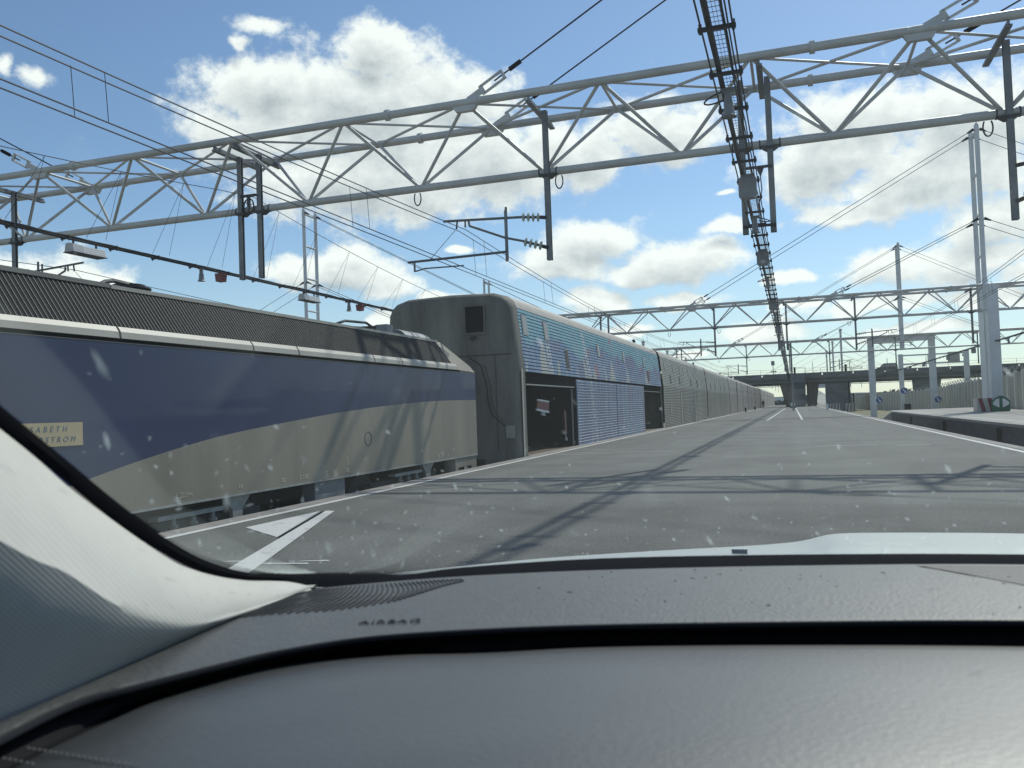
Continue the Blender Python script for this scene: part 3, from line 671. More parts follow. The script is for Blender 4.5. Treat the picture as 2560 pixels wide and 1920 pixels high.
# loudspeakers and floodlights
def speaker_mesh():
    b = MB(); pts = [(.05, 0), (.055, .14), (.07, .18), (.065, .22), (.085, .33), (.11, .36)]
    for (r0, d0), (r1, d1) in zip(pts, pts[1:]): b.tube((0, 0, -d0), (0, 0, -d1), r0, 16, r1, cap=False)
    b.tube((0, 0, 0), (0, 0, -.002), .05, 16); b.tube((0, 0, -.35), (0, 0, -.352), .10, 16)
    b.box(-.1, .1, -.02, .02, -.01, .05)
    return b
sp0 = None
def put(base, name, X, Y, Z, m, label, cat, group, rot=0):
    me = base.get('me')
    if me is None:
        o = base['mb'].build(name, m, smooth=True); base['me'] = o.data
    else: o = bpy.data.objects.new(name, me); COL.objects.link(o)
    o.location = (X, Y, Z); o.rotation_euler.z = rot; return tag(o, label, cat, group)
SPK = {'mb': speaker_mesh()}
def boxmesh():
    b = MB().prism([(-.17, -.02), (-.17, -.34), (-.12, -.40), (.13, -.40), (.17, -.34), (.17, -.02), (.12, .02), (-.12, .02)], 'y', -.09, .09)
    b.box(-.12, .12, -.03, .03, .02, .08); return b
BOXM = {'mb': boxmesh()}
ords = ['first', 'second', 'third', 'fourth', 'fifth', 'sixth', 'seventh', 'eighth', 'ninth', 'tenth', 'eleventh']
for i, y in enumerate([12.1, 20.7, 31, 44, 57, 70, 84, 98]):
    put(SPK, 'loudspeaker', -.68, y, 5.62, m_boxgrey, f'{ords[i]} horn loudspeaker from the camera under the middle cable ladder', 'loudspeaker', 'loudspeakers under the middle ladder')
    s = 1 if i % 2 else -1
    lp = [(-.68 + s * (.08 + .26 * math.sin(a)), y + .1 - .18 * math.cos(a), 5.6 - .07 * math.sin(a)) for a in [k * math.pi / 9 for k in range(0, 10)]]
    tag(MB().path(lp, .013, 6).build('cable_loop', m_dark), f'loop of slack cable beside the {ords[i]} loudspeaker', 'cable', 'slack cable loops on the ladder')
for i, y in enumerate([16.9, 25.4, 38, 51, 64, 77, 91, 105, 120]):
    put(BOXM, 'flood_lamp', -.66, y, 5.60, m_boxgrey, f'{ords[i]} grey lamp box from the camera under the middle cable ladder', 'lamp', 'lamp boxes under the middle ladder')
def trough(X, Y, Z, label, rz=0):
    t = thing('trough_light', (X, Y, Z), label, 'light', 'trough lights on the left ladder')
    MB().prism([(X - .13, Z - .20), (X + .15, Z - .20), (X + .12, Z - .03), (X + .02, Z), (X - .09, Z - .02)], 'y', Y + .30, Y + .98).build('reflector_housing', m_lampface, t)
    for k in range(3): MB().add([(X + .1515 - .01 * k, Y + .32, Z - .165 + .05 * k), (X + .1515 - .01 * k, Y + .96, Z - .165 + .05 * k), (X + .149 - .01 * k, Y + .96, Z - .155 + .05 * k), (X + .149 - .01 * k, Y + .32, Z - .155 + .05 * k)], [(0, 1, 2, 3)]).build('fin', m_lampbody, t)
    MB().prism([(X - .13, Z - .20), (X + .15, Z - .20), (X + .12, Z - .02), (X + .02, Z + .01), (X - .09, Z)], 'y', Y, Y + .295).build('ballast_box', m_lampbody, t)
    MB().box(X - .15, X + .17, Y - .02, Y + 1.0, Z - .218, Z - .202).build('glass_cover', m_dark, t)
    MB().box(X - .02, X + .02, Y + .12, Y + .15, Z, Z + .12).box(X - .02, X + .02, Y + .8, Y + .83, Z - .02, Z + .12).build('hook', m_dark, t)
    return t
trough(-15.78, 15.25, 5.52, 'nearest white trough light under the left ladder'); trough(-15.78, 25.0, 5.52, 'second white trough light under the left ladder')
for i, y in enumerate([19.9, 28.3]):
    put(SPK, 'loudspeaker', -15.8, y, 5.62, m_dark, ('nearer', 'farther')[i] + ' small horn loudspeaker under the left ladder', 'loudspeaker', 'loudspeakers on the left ladder')
    tag(MB().prism([(-15.93, 5.60), (-15.66, 5.60), (-15.70, 5.36), (-15.90, 5.36)], 'y', y + .75, y + .98).build('alarm_box', m_red), f'faded red alarm box beside the {("nearer", "farther")[i]} left loudspeaker', 'alarm box', 'red alarm boxes')
for i, (y, k) in enumerate([(61, 1), (66, 0), (74.5, 0), (78, 1), (90, 1), (98, 0), (106, 1), (118, 1)]):
    put(BOXM if k else SPK, 'platform_lamp' if k else 'loudspeaker', 14.25, y, 5.06, m_boxgrey, f'{ords[i]} fitting from the right on the far platform ladder, ' + ('boxy lamp' if k else 'horn speaker'), 'lamp' if k else 'loudspeaker', 'fittings on the far platform ladder')

# ================================================================== LOCOMOTIVE
XL, XR = -7.67, -10.67
lc = thing('locomotive', (-9.17, 10, gz), 'blue and warm grey electric locomotive standing at the platform edge', 'locomotive')
ya, yb = -2.0, 20.1
sw = [(-2, -.9), (2, -.6), (5.5, .18), (7.68, .667), (8.27, .787), (9.9, 1.056), (11.4, 1.185), (12.7, 1.30), (14.0, 1.39), (15.6, 1.478), (16.9, 1.53), (18.2, 1.562), (20.1, 1.573)]
ZL0, ZL1 = .21, 2.24
def swz(y):
    for (a, za), (b_, zb_) in zip(sw, sw[1:]):
        if a <= y <= b_: u = (y - a) / (b_ - a); return za + (zb_ - za) * u
    return sw[-1][1]
def smoothsw():
    n = 140; ys_ = [ya + (yb - ya) * i / n for i in range(n + 1)]; zz = [swz(y) for y in ys_]
    for _ in range(30): zz = [zz[0]] + [(zz[i - 1] + zz[i] * 2 + zz[i + 1]) / 4 for i in range(1, n)] + [zz[-1]]
    return ys_, [min(max(z, ZL0), ZL1) for z in zz]
sy, sz = smoothsw()
MB().grid([[(XL, y, ZL1) for y in sy], [(XL, y, z) for y, z in zip(sy, sz)]]).build('upper_side_panel', m_loco_blue, lc)
MB().grid([[(XL, y, z) for y, z in zip(sy, sz)], [(XL, y, ZL0) for y in sy]]).build('lower_side_panel', m_loco_grey, lc)
body = MB().add([(XL - .012, ya, ZL0), (XL - .012, yb - .01, ZL0), (XL - .012, yb - .01, 2.3), (XL - .5, 18.95, 3.0), (XL - .5, ya, 3.0), (XL - .012, ya, 2.3),
                 (XR, ya, ZL0), (XR, yb - .01, ZL0), (XR, yb - .01, 2.3), (XR + .5, 18.95, 3.0), (XR + .5, ya, 3.0), (XR, ya, 2.3)],
                [(0, 1, 2, 5), (5, 2, 3, 4), (0, 6, 7, 1), (1, 7, 8, 2), (2, 8, 9, 3), (4, 3, 9, 10), (6, 11, 8, 7), (11, 10, 9, 8), (0, 5, 4, 10, 11, 6)]).build('body_shell', m_loco_grey, lc)
MB().box(XL - .03, XL + .012, ya, yb - .02, ZL0 - .035, ZL0 - .003).build('sill_strip', m_spring, lc)
MB().box(XL - .015, XL + .006, ya, 18.9, ZL1 + .003, ZL1 + .012).build('bright_trim_strip', m_slatlight, lc)
MB().box(XL - .035, XL - .006, ya, 19.1, ZL1 + .014, ZL1 + .055).build('drip_groove', m_black, lc)
cuts = [ya, 1.2, 4.6, 8.15, 10.8, 12.03, 14.67, 15.9, 18.95]
for a, b_ in zip(cuts, cuts[1:]):
    e = .35 if b_ == 18.6 else 0
    MB().prism([(XL - .01, 2.30), (XL + .012, 2.30), (XL - .0, 2.38), (XL - .045, 2.445), (XL - .09, 2.445)], 'y', a + .018, b_ - .018).build('cant_rail_panel', m_cream, lc)
    MB().box(XL - .06, XL - .03, b_ - .02, b_ + .02, 2.30, 2.42).build('panel_joint', m_black, lc)
# louvred cant: sloped dark recess with light slats
P0, P1 = (XL - .085, 2.44), (XL - .47, 2.985)
MB().add([(P0[0] - .006, ya, P0[1]), (P0[0] - .006, 18.78, P0[1]), (P1[0] - .006, 18.74, P1[1]), (P1[0] - .006, ya, P1[1])], [(0, 1, 2, 3)]).build('louvre_backing', m_louvre, lc)
slat = None; y = 5.4; step = .067
while y < 18.72:
    if slat is None:
        dy = 0.0
        i0, i1 = Vector((P0[0] - .004, 0, P0[1])), Vector((P1[0] - .004, 0, P1[1])); pr_ = Vector((.0055, 0, .0045)); dy_ = Vector((0, .0065, 0)); yv = Vector((0, y, 0))
        slat = MB().add([i0 + yv, i1 + yv, i1 + pr_ + yv, i0 + pr_ + yv, i0 + dy_ + yv, i1 + dy_ + yv, i1 + pr_ + dy_ + yv, i0 + pr_ + dy_ + yv],
                        [(0, 1, 2, 3), (7, 6, 5, 4), (3, 2, 6, 7), (0, 3, 7, 4), (1, 5, 6, 2)]).build('louvre_slat', m_slatlight, lc); y0_ = y
    else:
        o = slat.copy(); COL.objects.link(o); o.location = (0, y - y0_, 0)
    y += step
MB().add([(P1[0] - .0, 18.76, P1[1] + .01), (P0[0] + .0, 18.8, P0[1]), (XL + .003, 18.98, 2.30), (XL + .004, yb - .02, 2.27), (XL - .10, 19.98, 2.44), (XL - .46, 18.98, 3.0)], [(0, 1, 2, 3, 4, 5)]).build('cab_corner_panel', m_loco_grey, lc)
MB().box(P1[0] - .06, P1[0] + .02, ya, 8.48, 2.99, 3.045).build('roof_edge_trim', m_roofgrey, lc)
MB().box(P1[0] - .06, P1[0] + .02, 8.5, 18.8, 2.985, 3.035).build('roof_edge_trim', m_cream, lc)
MB().box(XR + .5, P1[0] - .06, ya, 18.5, 2.98, 3.01).build('roof', m_roofgrey, lc)
# roof gear
pg = MB()
pg.path([(-8.7, 8.75, 3.06), (-8.75, 9.05, 3.20), (-8.8, 9.25, 3.24), (-8.85, 10.0, 3.21)], .028, 8).path([(-9.0, 9.3, 3.05), (-9.0, 9.55, 3.13), (-9.0, 10.0, 3.10)], .025, 8)
pg.build('roof_conductor', m_dark, lc, smooth=True)
b = MB()
for k in range(5): b.tube((-8.95, 9.7, 3.05 + .034 * k), (-8.95, 9.7, 3.07 + .034 * k), .30 - .02 * (k % 2), 20)
b.tube((-8.95, 9.7, 3.22), (-8.95, 9.7, 3.25), .22, 20); b.build('roof_insulator', m_dark, lc, smooth=True)
for yy, w in ((13.5, .35), (12.9, .2)):
    b = MB(); b.tube((-8.7, yy, 3.0), (-8.7, yy, 3.07), w * .6, 16, w * .4); b.build('roof_vent_cap', m_dark, lc)
pt = MB()
pt.path([(-8.6, 14.7, 3.08), (-8.7, 15.4, 3.24), (-8.7, 16.3, 3.28), (-8.75, 17.0, 3.14), (-8.75, 17.5, 3.10)], .028, 8)
pt.path([(-8.9, 14.8, 3.06), (-9.0, 15.6, 3.18), (-9.0, 16.7, 3.22)], .026, 8).path([(-8.6, 15.0, 3.1), (-10, 15.0, 3.12)], .02, 6)
pt.path([(-8.7, 15.9, 3.12), (-8.7, 16.5, 3.14)], .035, 8).path([(-8.4, 16.2, 3.16), (-9.9, 16.2, 3.18)], .03, 6)
pt.build('pantograph', m_dark, lc, smooth=True)
MB().box(-9.0, -8.7, 17.3, 17.6, 3.01, 3.34).build('roof_junction_box', m_boxgrey, lc)
MB().path([(-8.6, 17.8, 3.0), (-8.6, 17.85, 3.2), (-8.65, 17.8, 3.2)], .012, 6).build('roof_hook', m_dark, lc)
b = MB(); pr = [( -9.15 + .75 * math.cos(a) * .62 + .2, 3.0 + .30 * math.sin(a)) for a in [math.pi * i / 12 for i in range(13)]]
b.prism(pr, 'y', 17.9, 19.3); b.build('roof_cowl', m_boxgrey, lc, smooth=True)
# underframe
MB().box(XL - 2.8, XL - .66, ya, yb - .6, -.75, .17).build('underframe', m_black, lc)
for y0b in (2.0, 9.55, 16.3):
    MB().box(XL - .30, XL - .2, y0b - 1.6, y0b + 1.6, -.18, -.05).build('bogie_beam', m_under, lc)
    for dy in (-.39, 0, .40):
        for k, yy in enumerate((y0b + dy,)):
            s = MB()
            for j in range(9): s.tube((XL - .14, yy, -.88 + .095 * j), (XL - .14, yy, -.845 + .095 * j), .062, 12)
            s.tube((XL - .14, yy, -.95), (XL - .14, yy, .0), .035, 8); s.build('coil_spring', m_spring, lc, smooth=True)
    MB().box(XL - .22, XL - .07, y0b - .75, y0b + .55, .0, .06).build('spring_beam', m_spring, lc)
    for dy in (-1.4, 1.4):
        w = MB().tube((XL - .62, y0b + dy, -.42), (XL - .5, y0b + dy, -.42), .55, 28).tube((XL - .5, y0b + dy, -.42), (XL - .4, y0b + dy, -.42), .16, 16); w.build('wheel', m_under, lc, smooth=True)
    yy = y0b + .86
    MB().prism([(yy - .32, .17), (yy + .32, .17), (yy + .12, -.02), (yy + .06, -.8), (yy - .06, -.8), (yy - .12, -.02)], 'x', XL - .12, XL - .06).build('hanging_bracket', m_spring, lc)
    MB().tube((XL - .2, yy + .1, -.42), (XL - .2, yy + .75, -.38), .07, 12, .05).build('damper', m_concb, lc)
MB().box(XL - .3, XL - .06, 12.5, 13.5, -.9, .165).build('equipment_box', m_boxgrey, lc)
MB().box(XL - .05, XL - .04, 12.95, 13.08, -.6, -.3).build('equipment_label', m_concb, lc)
MB().box(XL - .3, XL - .02, 18.65, yb - .05, -.45, .165).build('cab_skirt', m_loco_grey, lc)
for y0b in (18.85, 19.35): MB().box(XL - .03, XL - .008, y0b, y0b + .32, -.38, -.05).build('skirt_opening', m_black, lc)
for yy in (11.5, 14.0): MB().tube((XL - .3, yy, -.5), (XL - .3, yy + .8, -.5), .2, 14).build('air_tank', m_under, lc, smooth=True)
MB().box(XL - 2.5, XL - .5, yb - .2, 22.0, -.45, -.05).build('coupling', m_black, lc)
# oval hatch outline and stencils
ov = MB(); yc, zc = 14.32, .83
for i in range(24):
    a0, a1 = 2 * math.pi * i / 24, 2 * math.pi * (i + 1) / 24
    ov.tube((XL + .003, yc + .13 * math.cos(a0), zc + .13 * math.sin(a0)), (XL + .003, yc + .13 * math.cos(a1), zc + .13 * math.sin(a1)), .005, 4)
ov.build('oval_hatch_seam', m_under, lc)
for (y0b, s, txt) in ((9.05, .10, 'L:22.0m'), (10.35, .09, '4A')):
    text_mesh('stencil_marking', txt, s, m_stencil, (XL + .004, y0b, .27), (0, 1, 0), (0, 0, 1), lc, ext=.001)
b = MB()
for (y0b, w) in ((11.45, .10), (11.95, .07), (12.05, .04), (12.12, .10), (12.75, .08), (13.0, .16), (13.45, .15), (17.6, .10), (18.15, .05)):
    for k in range(3): b.box(XL + .002, XL + .004, y0b, y0b + w * (1, .7, .9)[k], .27 + .025 * k, .282 + .025 * k)
for a, c_, d, e in ((13.48, 13.56, .40, .41), (13.48, 13.56, .52, .53), (13.48, 13.495, .41, .52), (13.545, 13.56, .41, .52)): b.box(XL + .002, XL + .004, a, c_, d, e)
b.build('stencil_marking', m_stencil, lc)
# cast name plate
NP = MB().box(XL + .002, XL + .012, 5.95, 7.55, 1.045, 1.305).build('name_plate', m_naming, lc)
text_mesh('plate_lettering', 'ELISABETH', .090, m_lettergrey, (XL + .013, 6.63, 1.205), (0, 1, 0), (0, 0, 1), NP, shear=.25, spacing=1.75)
text_mesh('plate_lettering', 'SODERSTROM', .090, m_lettergrey, (XL + .013, 6.62, 1.09), (0, 1, 0), (0, 0, 1), NP, shear=.25, spacing=1.60)

# ================================================================== SHUTTLE WAGONS
XC = -9.17
side = [(-7.10, -.25), (-7.10, 2.42), (-7.28, 4.16)]
roofp = [(-7.28, 4.16), (-7.36, 4.36), (-7.52, 4.50), (-7.85, 4.60), (-9.17, 4.66)]
def sx(z):   # side surface x at height z
    return -7.10 if z <= 2.42 else -7.10 - .18 * (z - 2.42) / 1.74
def corr(z0, z1, pitch=.1, flatw=.074, depth=.028, out=False):
    pr = []; z = z0
    while z < z1 - 1e-4:
        a = min(z + flatw, z1); b_ = min(z + pitch, z1)
        if out: pr += [(sx(z), z), (sx(a), a), (sx(a) + depth, a + (b_ - a) * .25), (sx(a) + depth, a + (b_ - a) * .75)]
        else: pr += [(sx(z), z), (sx(a), a), (sx(a) - depth, a + .002), (sx(b_) - depth, b_ - .002)]
        z = b_
    pr.append((sx(z1), z1)); return pr
full = [(-7.10, -.25), (-7.10, 2.42), (-7.28, 4.16), (-7.36, 4.36), (-7.52, 4.50), (-7.85, 4.60), (-9.17, 4.64)]
full = full + [(2 * XC - x, z) for x, z in full[::-1][1:]]
def inset(p, d):
    cx, cz = XC, 2.0; x, z = p; l = math.hypot(x - cx, z - cz); return (x + (cx - x) * d / l, z + (cz - z) * d / l) if z > 0 else (x + (cx - x) * d / l, z)
w1 = thing('loader_wagon', (XC, 35, gz), 'wagon with blue printed mural and open loading doors, next to the locomotive', 'wagon', 'wagons of the shuttle train')
# end bulkhead with rounded edges
rows = []
for y, d in ((22.55, 0), (22.3, .012), (22.12, .07), (22.03, .16), (22.0, .28)): rows.append([(x, y, z) for x, z in [inset(p, d) for p in full]])
b = MB().grid(rows); k = len(b.v) - len(full); b.f.append(tuple(range(k, k + len(full))))
b.build('end_bulkhead', m_bulk, w1, smooth=True)
MB().box(-8.66, -8.02, 21.955, 21.99, 3.42, 4.28).build('end_window_frame', m_bulk, w1)
MB().box(-8.60, -8.08, 21.93, 21.953, 3.49, 4.21).build('end_window', m_black, w1)
MB().tube((-8.34, 21.85, 3.32), (-8.34, 22.02, 3.36), .04, 8).tube((-8.36, 21.8, 3.3), (-8.36, 21.86, 3.34), .07, 8, .04).build('marker_lamp', m_dark, w1)
MB().box(-11, -7.3, 21.985, 22.0, 2.83, 2.845).build('bulkhead_seam', m_black, w1)
MB().box(-7.78, -7.768, 21.985, 22.0, .2, 2.83).build('bulkhead_seam', m_under, w1)
MB().box(-7.52, -7.28, 21.96, 21.995, .52, .86).build('junction_box', m_plate, w1)
cab = [(-8.55, 21.98, 2.8), (-8.2, 21.98, 2.55), (-8.05, 21.98, 2.0), (-8.02, 21.98, 1.5), (-7.9, 21.98, 1.15), (-7.66, 21.98, .95), (-7.56, 21.98, .85)]
MB().path(cab, .012, 5).path([(x + .1, y, z + .02) for x, y, z in cab[1:-1]], .006, 5).build('cable', m_black, w1)
MB().add([(-7.095, 22.2, -.25), (-7.095, 22.34, -.25), (-7.095, 22.34, 2.42), (-7.095, 22.2, 2.42)], [(0, 1, 2, 3)]).build('lit_edge_strip', m_cream, w1)  # cream strip paints the light caught by the rounded edge
# upper mural cladding, door leaves, roof
Y0w, Y1w = 22.56, 48.3
MB().strip(corr(2.36, 4.16), 'y', Y0w, Y1w).build('mural_cladding', m_mural, w1)
def groove_shades(z0, z1, a, b_, parent, flatw=.074, depth=.028):
    q = MB(); z = z0
    while z < z1 - .1: q.add([(sx(z + flatw) - depth + .004, a, z + flatw + .003), (sx(z + flatw) - depth + .004, b_, z + flatw + .003), (sx(z + .1) - depth + .004, b_, z + .097), (sx(z + .1) - depth + .004, a, z + .097)], [(0, 1, 2, 3)]); z += .1
    tag(q.build('groove_shade', m_black, parent, fixn=False), kind='stuff')  # black strips laid in the grooves to deepen their shade by colour
groove_shades(2.36, 4.16, Y0w, Y1w, w1)
MB().strip([(x, z) for x, z in roofp] + [(2 * XC - x, z) for x, z in roofp[::-1][1:]], 'y', Y0w, Y1w).build('roof', m_wroof, w1, smooth=True)
MB().box(-11.24, -11.2, Y0w, Y1w, -.2, 4.2).build('far_side_wall', m_steelw, w1)
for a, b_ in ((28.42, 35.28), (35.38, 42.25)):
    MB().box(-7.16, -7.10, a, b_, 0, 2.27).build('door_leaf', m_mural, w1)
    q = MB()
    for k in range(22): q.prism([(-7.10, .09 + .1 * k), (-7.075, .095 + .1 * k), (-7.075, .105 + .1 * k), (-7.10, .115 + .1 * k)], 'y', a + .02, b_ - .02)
    tag(q.build('door_rib', mat('rib glint pale', (.27, .30, .36), .5, 0, .3, 2), w1), kind='stuff')  # ribs paler than the print, sun glint put into their colour
    MB().box(-7.16, -7.105, b_, b_ + .1, 0, 2.27).build('door_edge', m_black, w1)
MB().box(-7.17, -7.085, 29.3, 42.3, 2.285, 2.35).build('door_track', m_black, w1)
MB().box(-7.35, -7.13, 22.56, 28.42, 2.02, 2.36).build('door_header', m_black, w1); MB().box(-7.35, -7.13, 42.25, 48.0, 2.06, 2.36).build('door_header', m_black, w1)
MB().box(-7.34, -7.12, 22.7, 28.2, 1.985, 2.015).box(-7.34, -7.12, 42.4, 47.9, 2.02, 2.045).build('door_seal', m_plate, w1)
MB().box(-7.2, -7.11, 28.25, 28.41, 0, 2.02).build('door_jamb', m_black, w1); MB().box(-7.24, -7.2, 28.15, 28.22, 0, 1.95).build('door_rail', m_plate, w1)
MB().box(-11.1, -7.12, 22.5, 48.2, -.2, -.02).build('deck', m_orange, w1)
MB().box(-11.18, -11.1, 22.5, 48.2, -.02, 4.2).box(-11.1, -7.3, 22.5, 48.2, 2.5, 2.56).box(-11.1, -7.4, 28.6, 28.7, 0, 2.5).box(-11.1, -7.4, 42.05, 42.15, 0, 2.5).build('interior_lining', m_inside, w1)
MB().box(-7.14, -6.99, 22.6, 48.2, -.09, -.005).build('door_sill', m_plate, w1)
MB().box(-7.5, -7.1, 22.6, 48.2, -.7, -.1).build('solebar', m_black, w1)
# striped barrier end and fire extinguisher seen inside
ins = MB().prism([(25.22, 1.30), (26.60, 1.21), (26.62, 1.50), (25.32, 1.56)], 'x', -7.64, -7.60).build('striped_curtain', m_red, w1)
MB().prism([(25.20, 1.25), (26.58, 1.15), (26.60, 1.21), (25.22, 1.31)], 'x', -7.635, -7.59).prism([(25.32, 1.555), (26.62, 1.495), (26.62, 1.55), (25.34, 1.61)], 'x', -7.635, -7.59).build('curtain_band', m_signw, w1)
rod('curtain_cord', (-7.62, 25.9, 1.55), (-7.62, 25.9, 2.5), .012, m_dark, w1, 6)
MB().prism([(25.75, 1.10), (26.2, 1.06), (26.1, 1.19), (25.8, 1.21)], 'x', -7.66, -7.6).build('curtain_weight', m_plate, w1)
ex = thing('fire_extinguisher', (-7.42, 27.85, 0), 'red fire extinguisher standing just inside the open wagon door', 'fire extinguisher')
MB().tube((-7.42, 27.85, .45), (-7.42, 27.85, 1.15), .065, 14).tube((-7.42, 27.85, 1.15), (-7.42, 27.85, 1.22), .065, 14, .025).build('cylinder', m_red, ex, smooth=True)
MB().path([(-7.40, 27.8, 1.2), (-7.36, 27.75, .9), (-7.38, 27.8, .35)], .014, 6).tube((-7.38, 27.8, .35), (-7.38, 27.8, .2), .02, 8, .06).build('hose', m_redw, ex)
MB().box(-7.46, -7.38, 27.8, 27.9, 1.22, 1.27).build('handle', m_dark, ex)
def hatch(y, z, h=.40, w=.30, m=m_plate, parent=w1, dark=False):
    x0, x1 = sx(z) + .008, sx(z + h) + .008
    def q(y0, y1, za, zb_, o, mm, nm):
        a, c = sx(za) + o, sx(zb_) + o
        MB().add([(a, y0, za), (a, y1, za), (c, y1, zb_), (c, y0, zb_), (a - .05, y0, za), (a - .05, y1, za), (c - .05, y1, zb_), (c - .05, y0, zb_)],
                 [(0, 1, 2, 3), (0, 4, 5, 1), (1, 5, 6, 2), (2, 6, 7, 3), (3, 7, 4, 0)]).build(nm, mm, parent)
    q(y - .06, y + w + .06, z - .05, z + h + .05, .006, m_black, 'hatch_gasket')
    q(y - .045, y + w + .045, z - .035, z + h + .035, .012, m_steelw, 'hatch_frame')
    q(y, y + w, z, z + h, .02, m_under if dark else m, 'hatch_panel')
for y in (22.85, 25.05): hatch(y, 3.45, .50, .42)
for y in (32.4, 37.6, 43.0): hatch(y, 3.30, .42, .36)
hatch(27.3, 2.62, .62, .34, dark=True); hatch(43.9, 2.55, .55, .42, m=m_concb)
MB().box(-7.22, -7.05, 45.3, 45.5, 4.2, 4.2).build('roof_fitting', m_dark, w1)
def roofdome(y, parent): MB().tube((-7.9, y, 4.58), (-7.9, y, 4.72), .06, 8).tube((-7.9, y - .1, 4.76), (-7.9, y + .1, 4.72), .08, 8).build('roof_lamp', m_dark, parent)
roofdome(44.5, w1)

def wagon(ya_, yb_, label, m_low, seed, detail=True):
    t = thing('shuttle_wagon', (XC, ya_, gz), label, 'wagon', 'wagons of the shuttle train'); rr = random.Random(seed)
    b = MB().grid([[(x, ya_ + .12, z) for x, z in [inset(p, .12) for p in full]], [(x, ya_, z) for x, z in [inset(p, .3) for p in full]]]); k = len(full); b.f.append(tuple(range(k, 2 * k)))
    b.build('end_wall', m_bulk, t)
    MB().strip(corr(-.2, 4.16, .1, .07, .02), 'y', ya_ + .13, yb_ - .13).build('side_cladding', m_low, t)
    if detail: groove_shades(-.2, 4.16, ya_ + .13, yb_ - .13, t, .07, .02)
    MB().strip([(x, z) for x, z in roofp] + [(2 * XC - x, z) for x, z in roofp[::-1][1:]], 'y', ya_ + .12, yb_ - .12).build('roof', m_wroof, t, smooth=True)
    MB().box(-11.24, -11.2, ya_, yb_, -.2, 4.2).build('far_side_wall', m_steelw, t)
    MB().grid([[(x - .0, ya_ + .0 + .02, z) for x, z in [inset(p, .2) for p in full]], [(x, ya_ - .45, z) for x, z in [inset(p, .2) for p in full]]]).build('gangway_bellows', m_black, t)
    MB().box(-7.5, -7.12, ya_, yb_, -.9, -.21).build('solebar', m_black, t)
    # end posts with pale trim
    for y in (ya_ + .13, yb_ - .2): MB().add([(-7.085, y, -.2), (-7.085, y + .07, -.2), (-7.085, y + .07, 2.42), (-7.265, y + .07, 4.16), (-7.265, y, 4.16), (-7.085, y, 2.42)], [(0, 1, 2, 5), (5, 2, 3, 4)]).build('end_post', m_steelw, t)
    L = yb_ - ya_
    if detail:
        for fr in (.06, .2, .33, .41, .52, .66, .80, .92): hatch(ya_ + L * fr, 3.38, .40, .32, parent=t)
        for fr in (.13, .3, .55, .72): hatch(ya_ + L * fr, 2.62, .5, .26, parent=t, dark=True)
        for fr in (.30, .62):   # side door with frame
            y = ya_ + L * fr
            MB().box(-7.12, -7.078, y, y + .05, 0, 2.1).box(-7.12, -7.078, y + .95, y + 1.0, 0, 2.1).box(-7.12, -7.078, y, y + 1.0, 2.1, 2.16).build('door_frame', m_steelw, t)
            MB().box(-7.13, -7.095, y + .05, y + .95, 0, 2.1).build('side_door', m_steelw, t)
        for fr in (.1, .5): MB().box(-7.12, -7.07, ya_ + L * fr, ya_ + L * fr + .5, .75, 1.25).build('vent_panel', m_steelw, t)
    else:
        for fr in (.1, .3, .5, .7, .9): hatch(ya_ + L * fr, 2.75, .45, .3, parent=t, dark=True)
        MB().box(-7.12, -7.06, ya_ + L * .5 - .06, ya_ + L * .5 + .06, -.2, 4.1).build('side_post', m_under, t)
    roofdome(yb_ - 2.5, t)
    return t
edges = [48.75, 75.2, 102.6, 130, 157.5, 185, 212.5, 240, 267.5, 295, 322.5, 350]
for i, (a, b_) in enumerate(zip(edges, edges[1:])):
    nmz = ['second', 'third', 'fourth', 'fifth', 'sixth', 'seventh', 'eighth', 'ninth', 'tenth', 'eleventh', 'twelfth'][i]
    wagon(a + .2, b_ - .2, f'{nmz} wagon from the locomotive, ' + ('bare ribbed steel with small hatches' if i < 2 else 'brownish ribbed steel, far down the platform'), m_steelw if i < 2 else m_steelp, i, i < 2)

# ================================================================== BRIDGE
br = thing('road_bridge', (0, 200, gz), 'grey concrete road bridge crossing over the tracks and platform', 'bridge')
MB().box(-90, 150, 200.4, 211, 5.35, 6.9).build('deck_girder', m_conc, br)
k = 0; x = -90
while x < 150:
    MB().box(x + .12, x + 6.3, 199.75, 200.15, 6.35, 7.42 + .012 * k % .05).build('parapet_panel', m_conc, br); x += 6.42; k += 1
MB().box(-90, 150, 199.9, 211.5, 6.1, 6.34).build('deck_edge', m_conc, br)
MB().box(-90, 150, 201.5, 209.5, 5.0, 5.349).build('soffit_beam', m_conc, br)
for x0, x1, xt0, xt1 in ((-1.3, .7, -2.9, .7), (3.0, 4.7, 3.0, 5.6)):
    MB().prism([(x0, gz), (x1, gz), (xt1, 5.35), (xt0, 5.35)], 'y', 201, 209).build('central_pier', m_concb, br)
MB().prism([(7.2, -1.9), (12.5, -1.9), (11.9, 5.0), (7.0, 5.0)], 'y', 201.2, 203.5).build('side_pier', m_conc, br)
MB().prism([(25.2, -1.9), (29.5, -1.9), (30.3, 5.0), (24.8, 5.0)], 'y', 201.2, 203.5).build('side_pier', m_conc, br)
MB().box(-30, -26, 201.2, 203.5, -1.9, 5.0).build('side_pier', m_conc, br); MB().box(60, 64, 201.2, 203.5, -1.9, 5.0).build('side_pier', m_conc, br)
x = -90
while x < 150:
    rod('railing_post', (x, 199.95, 7.4), (x, 199.95, 8.5), .03, m_galv, br, 6); x += 3.2
for z in (8.5, 7.95): rod('railing', (-90, 199.95, z), (150, 199.95, z), .022, m_galv, br, 6)
for x in (4.4, 12.1, 19.7, 27.4, -14): rod('railing_pole', (x, 200.2, 7.4), (x, 200.2, 9.9), .06, m_galv, br, 6)
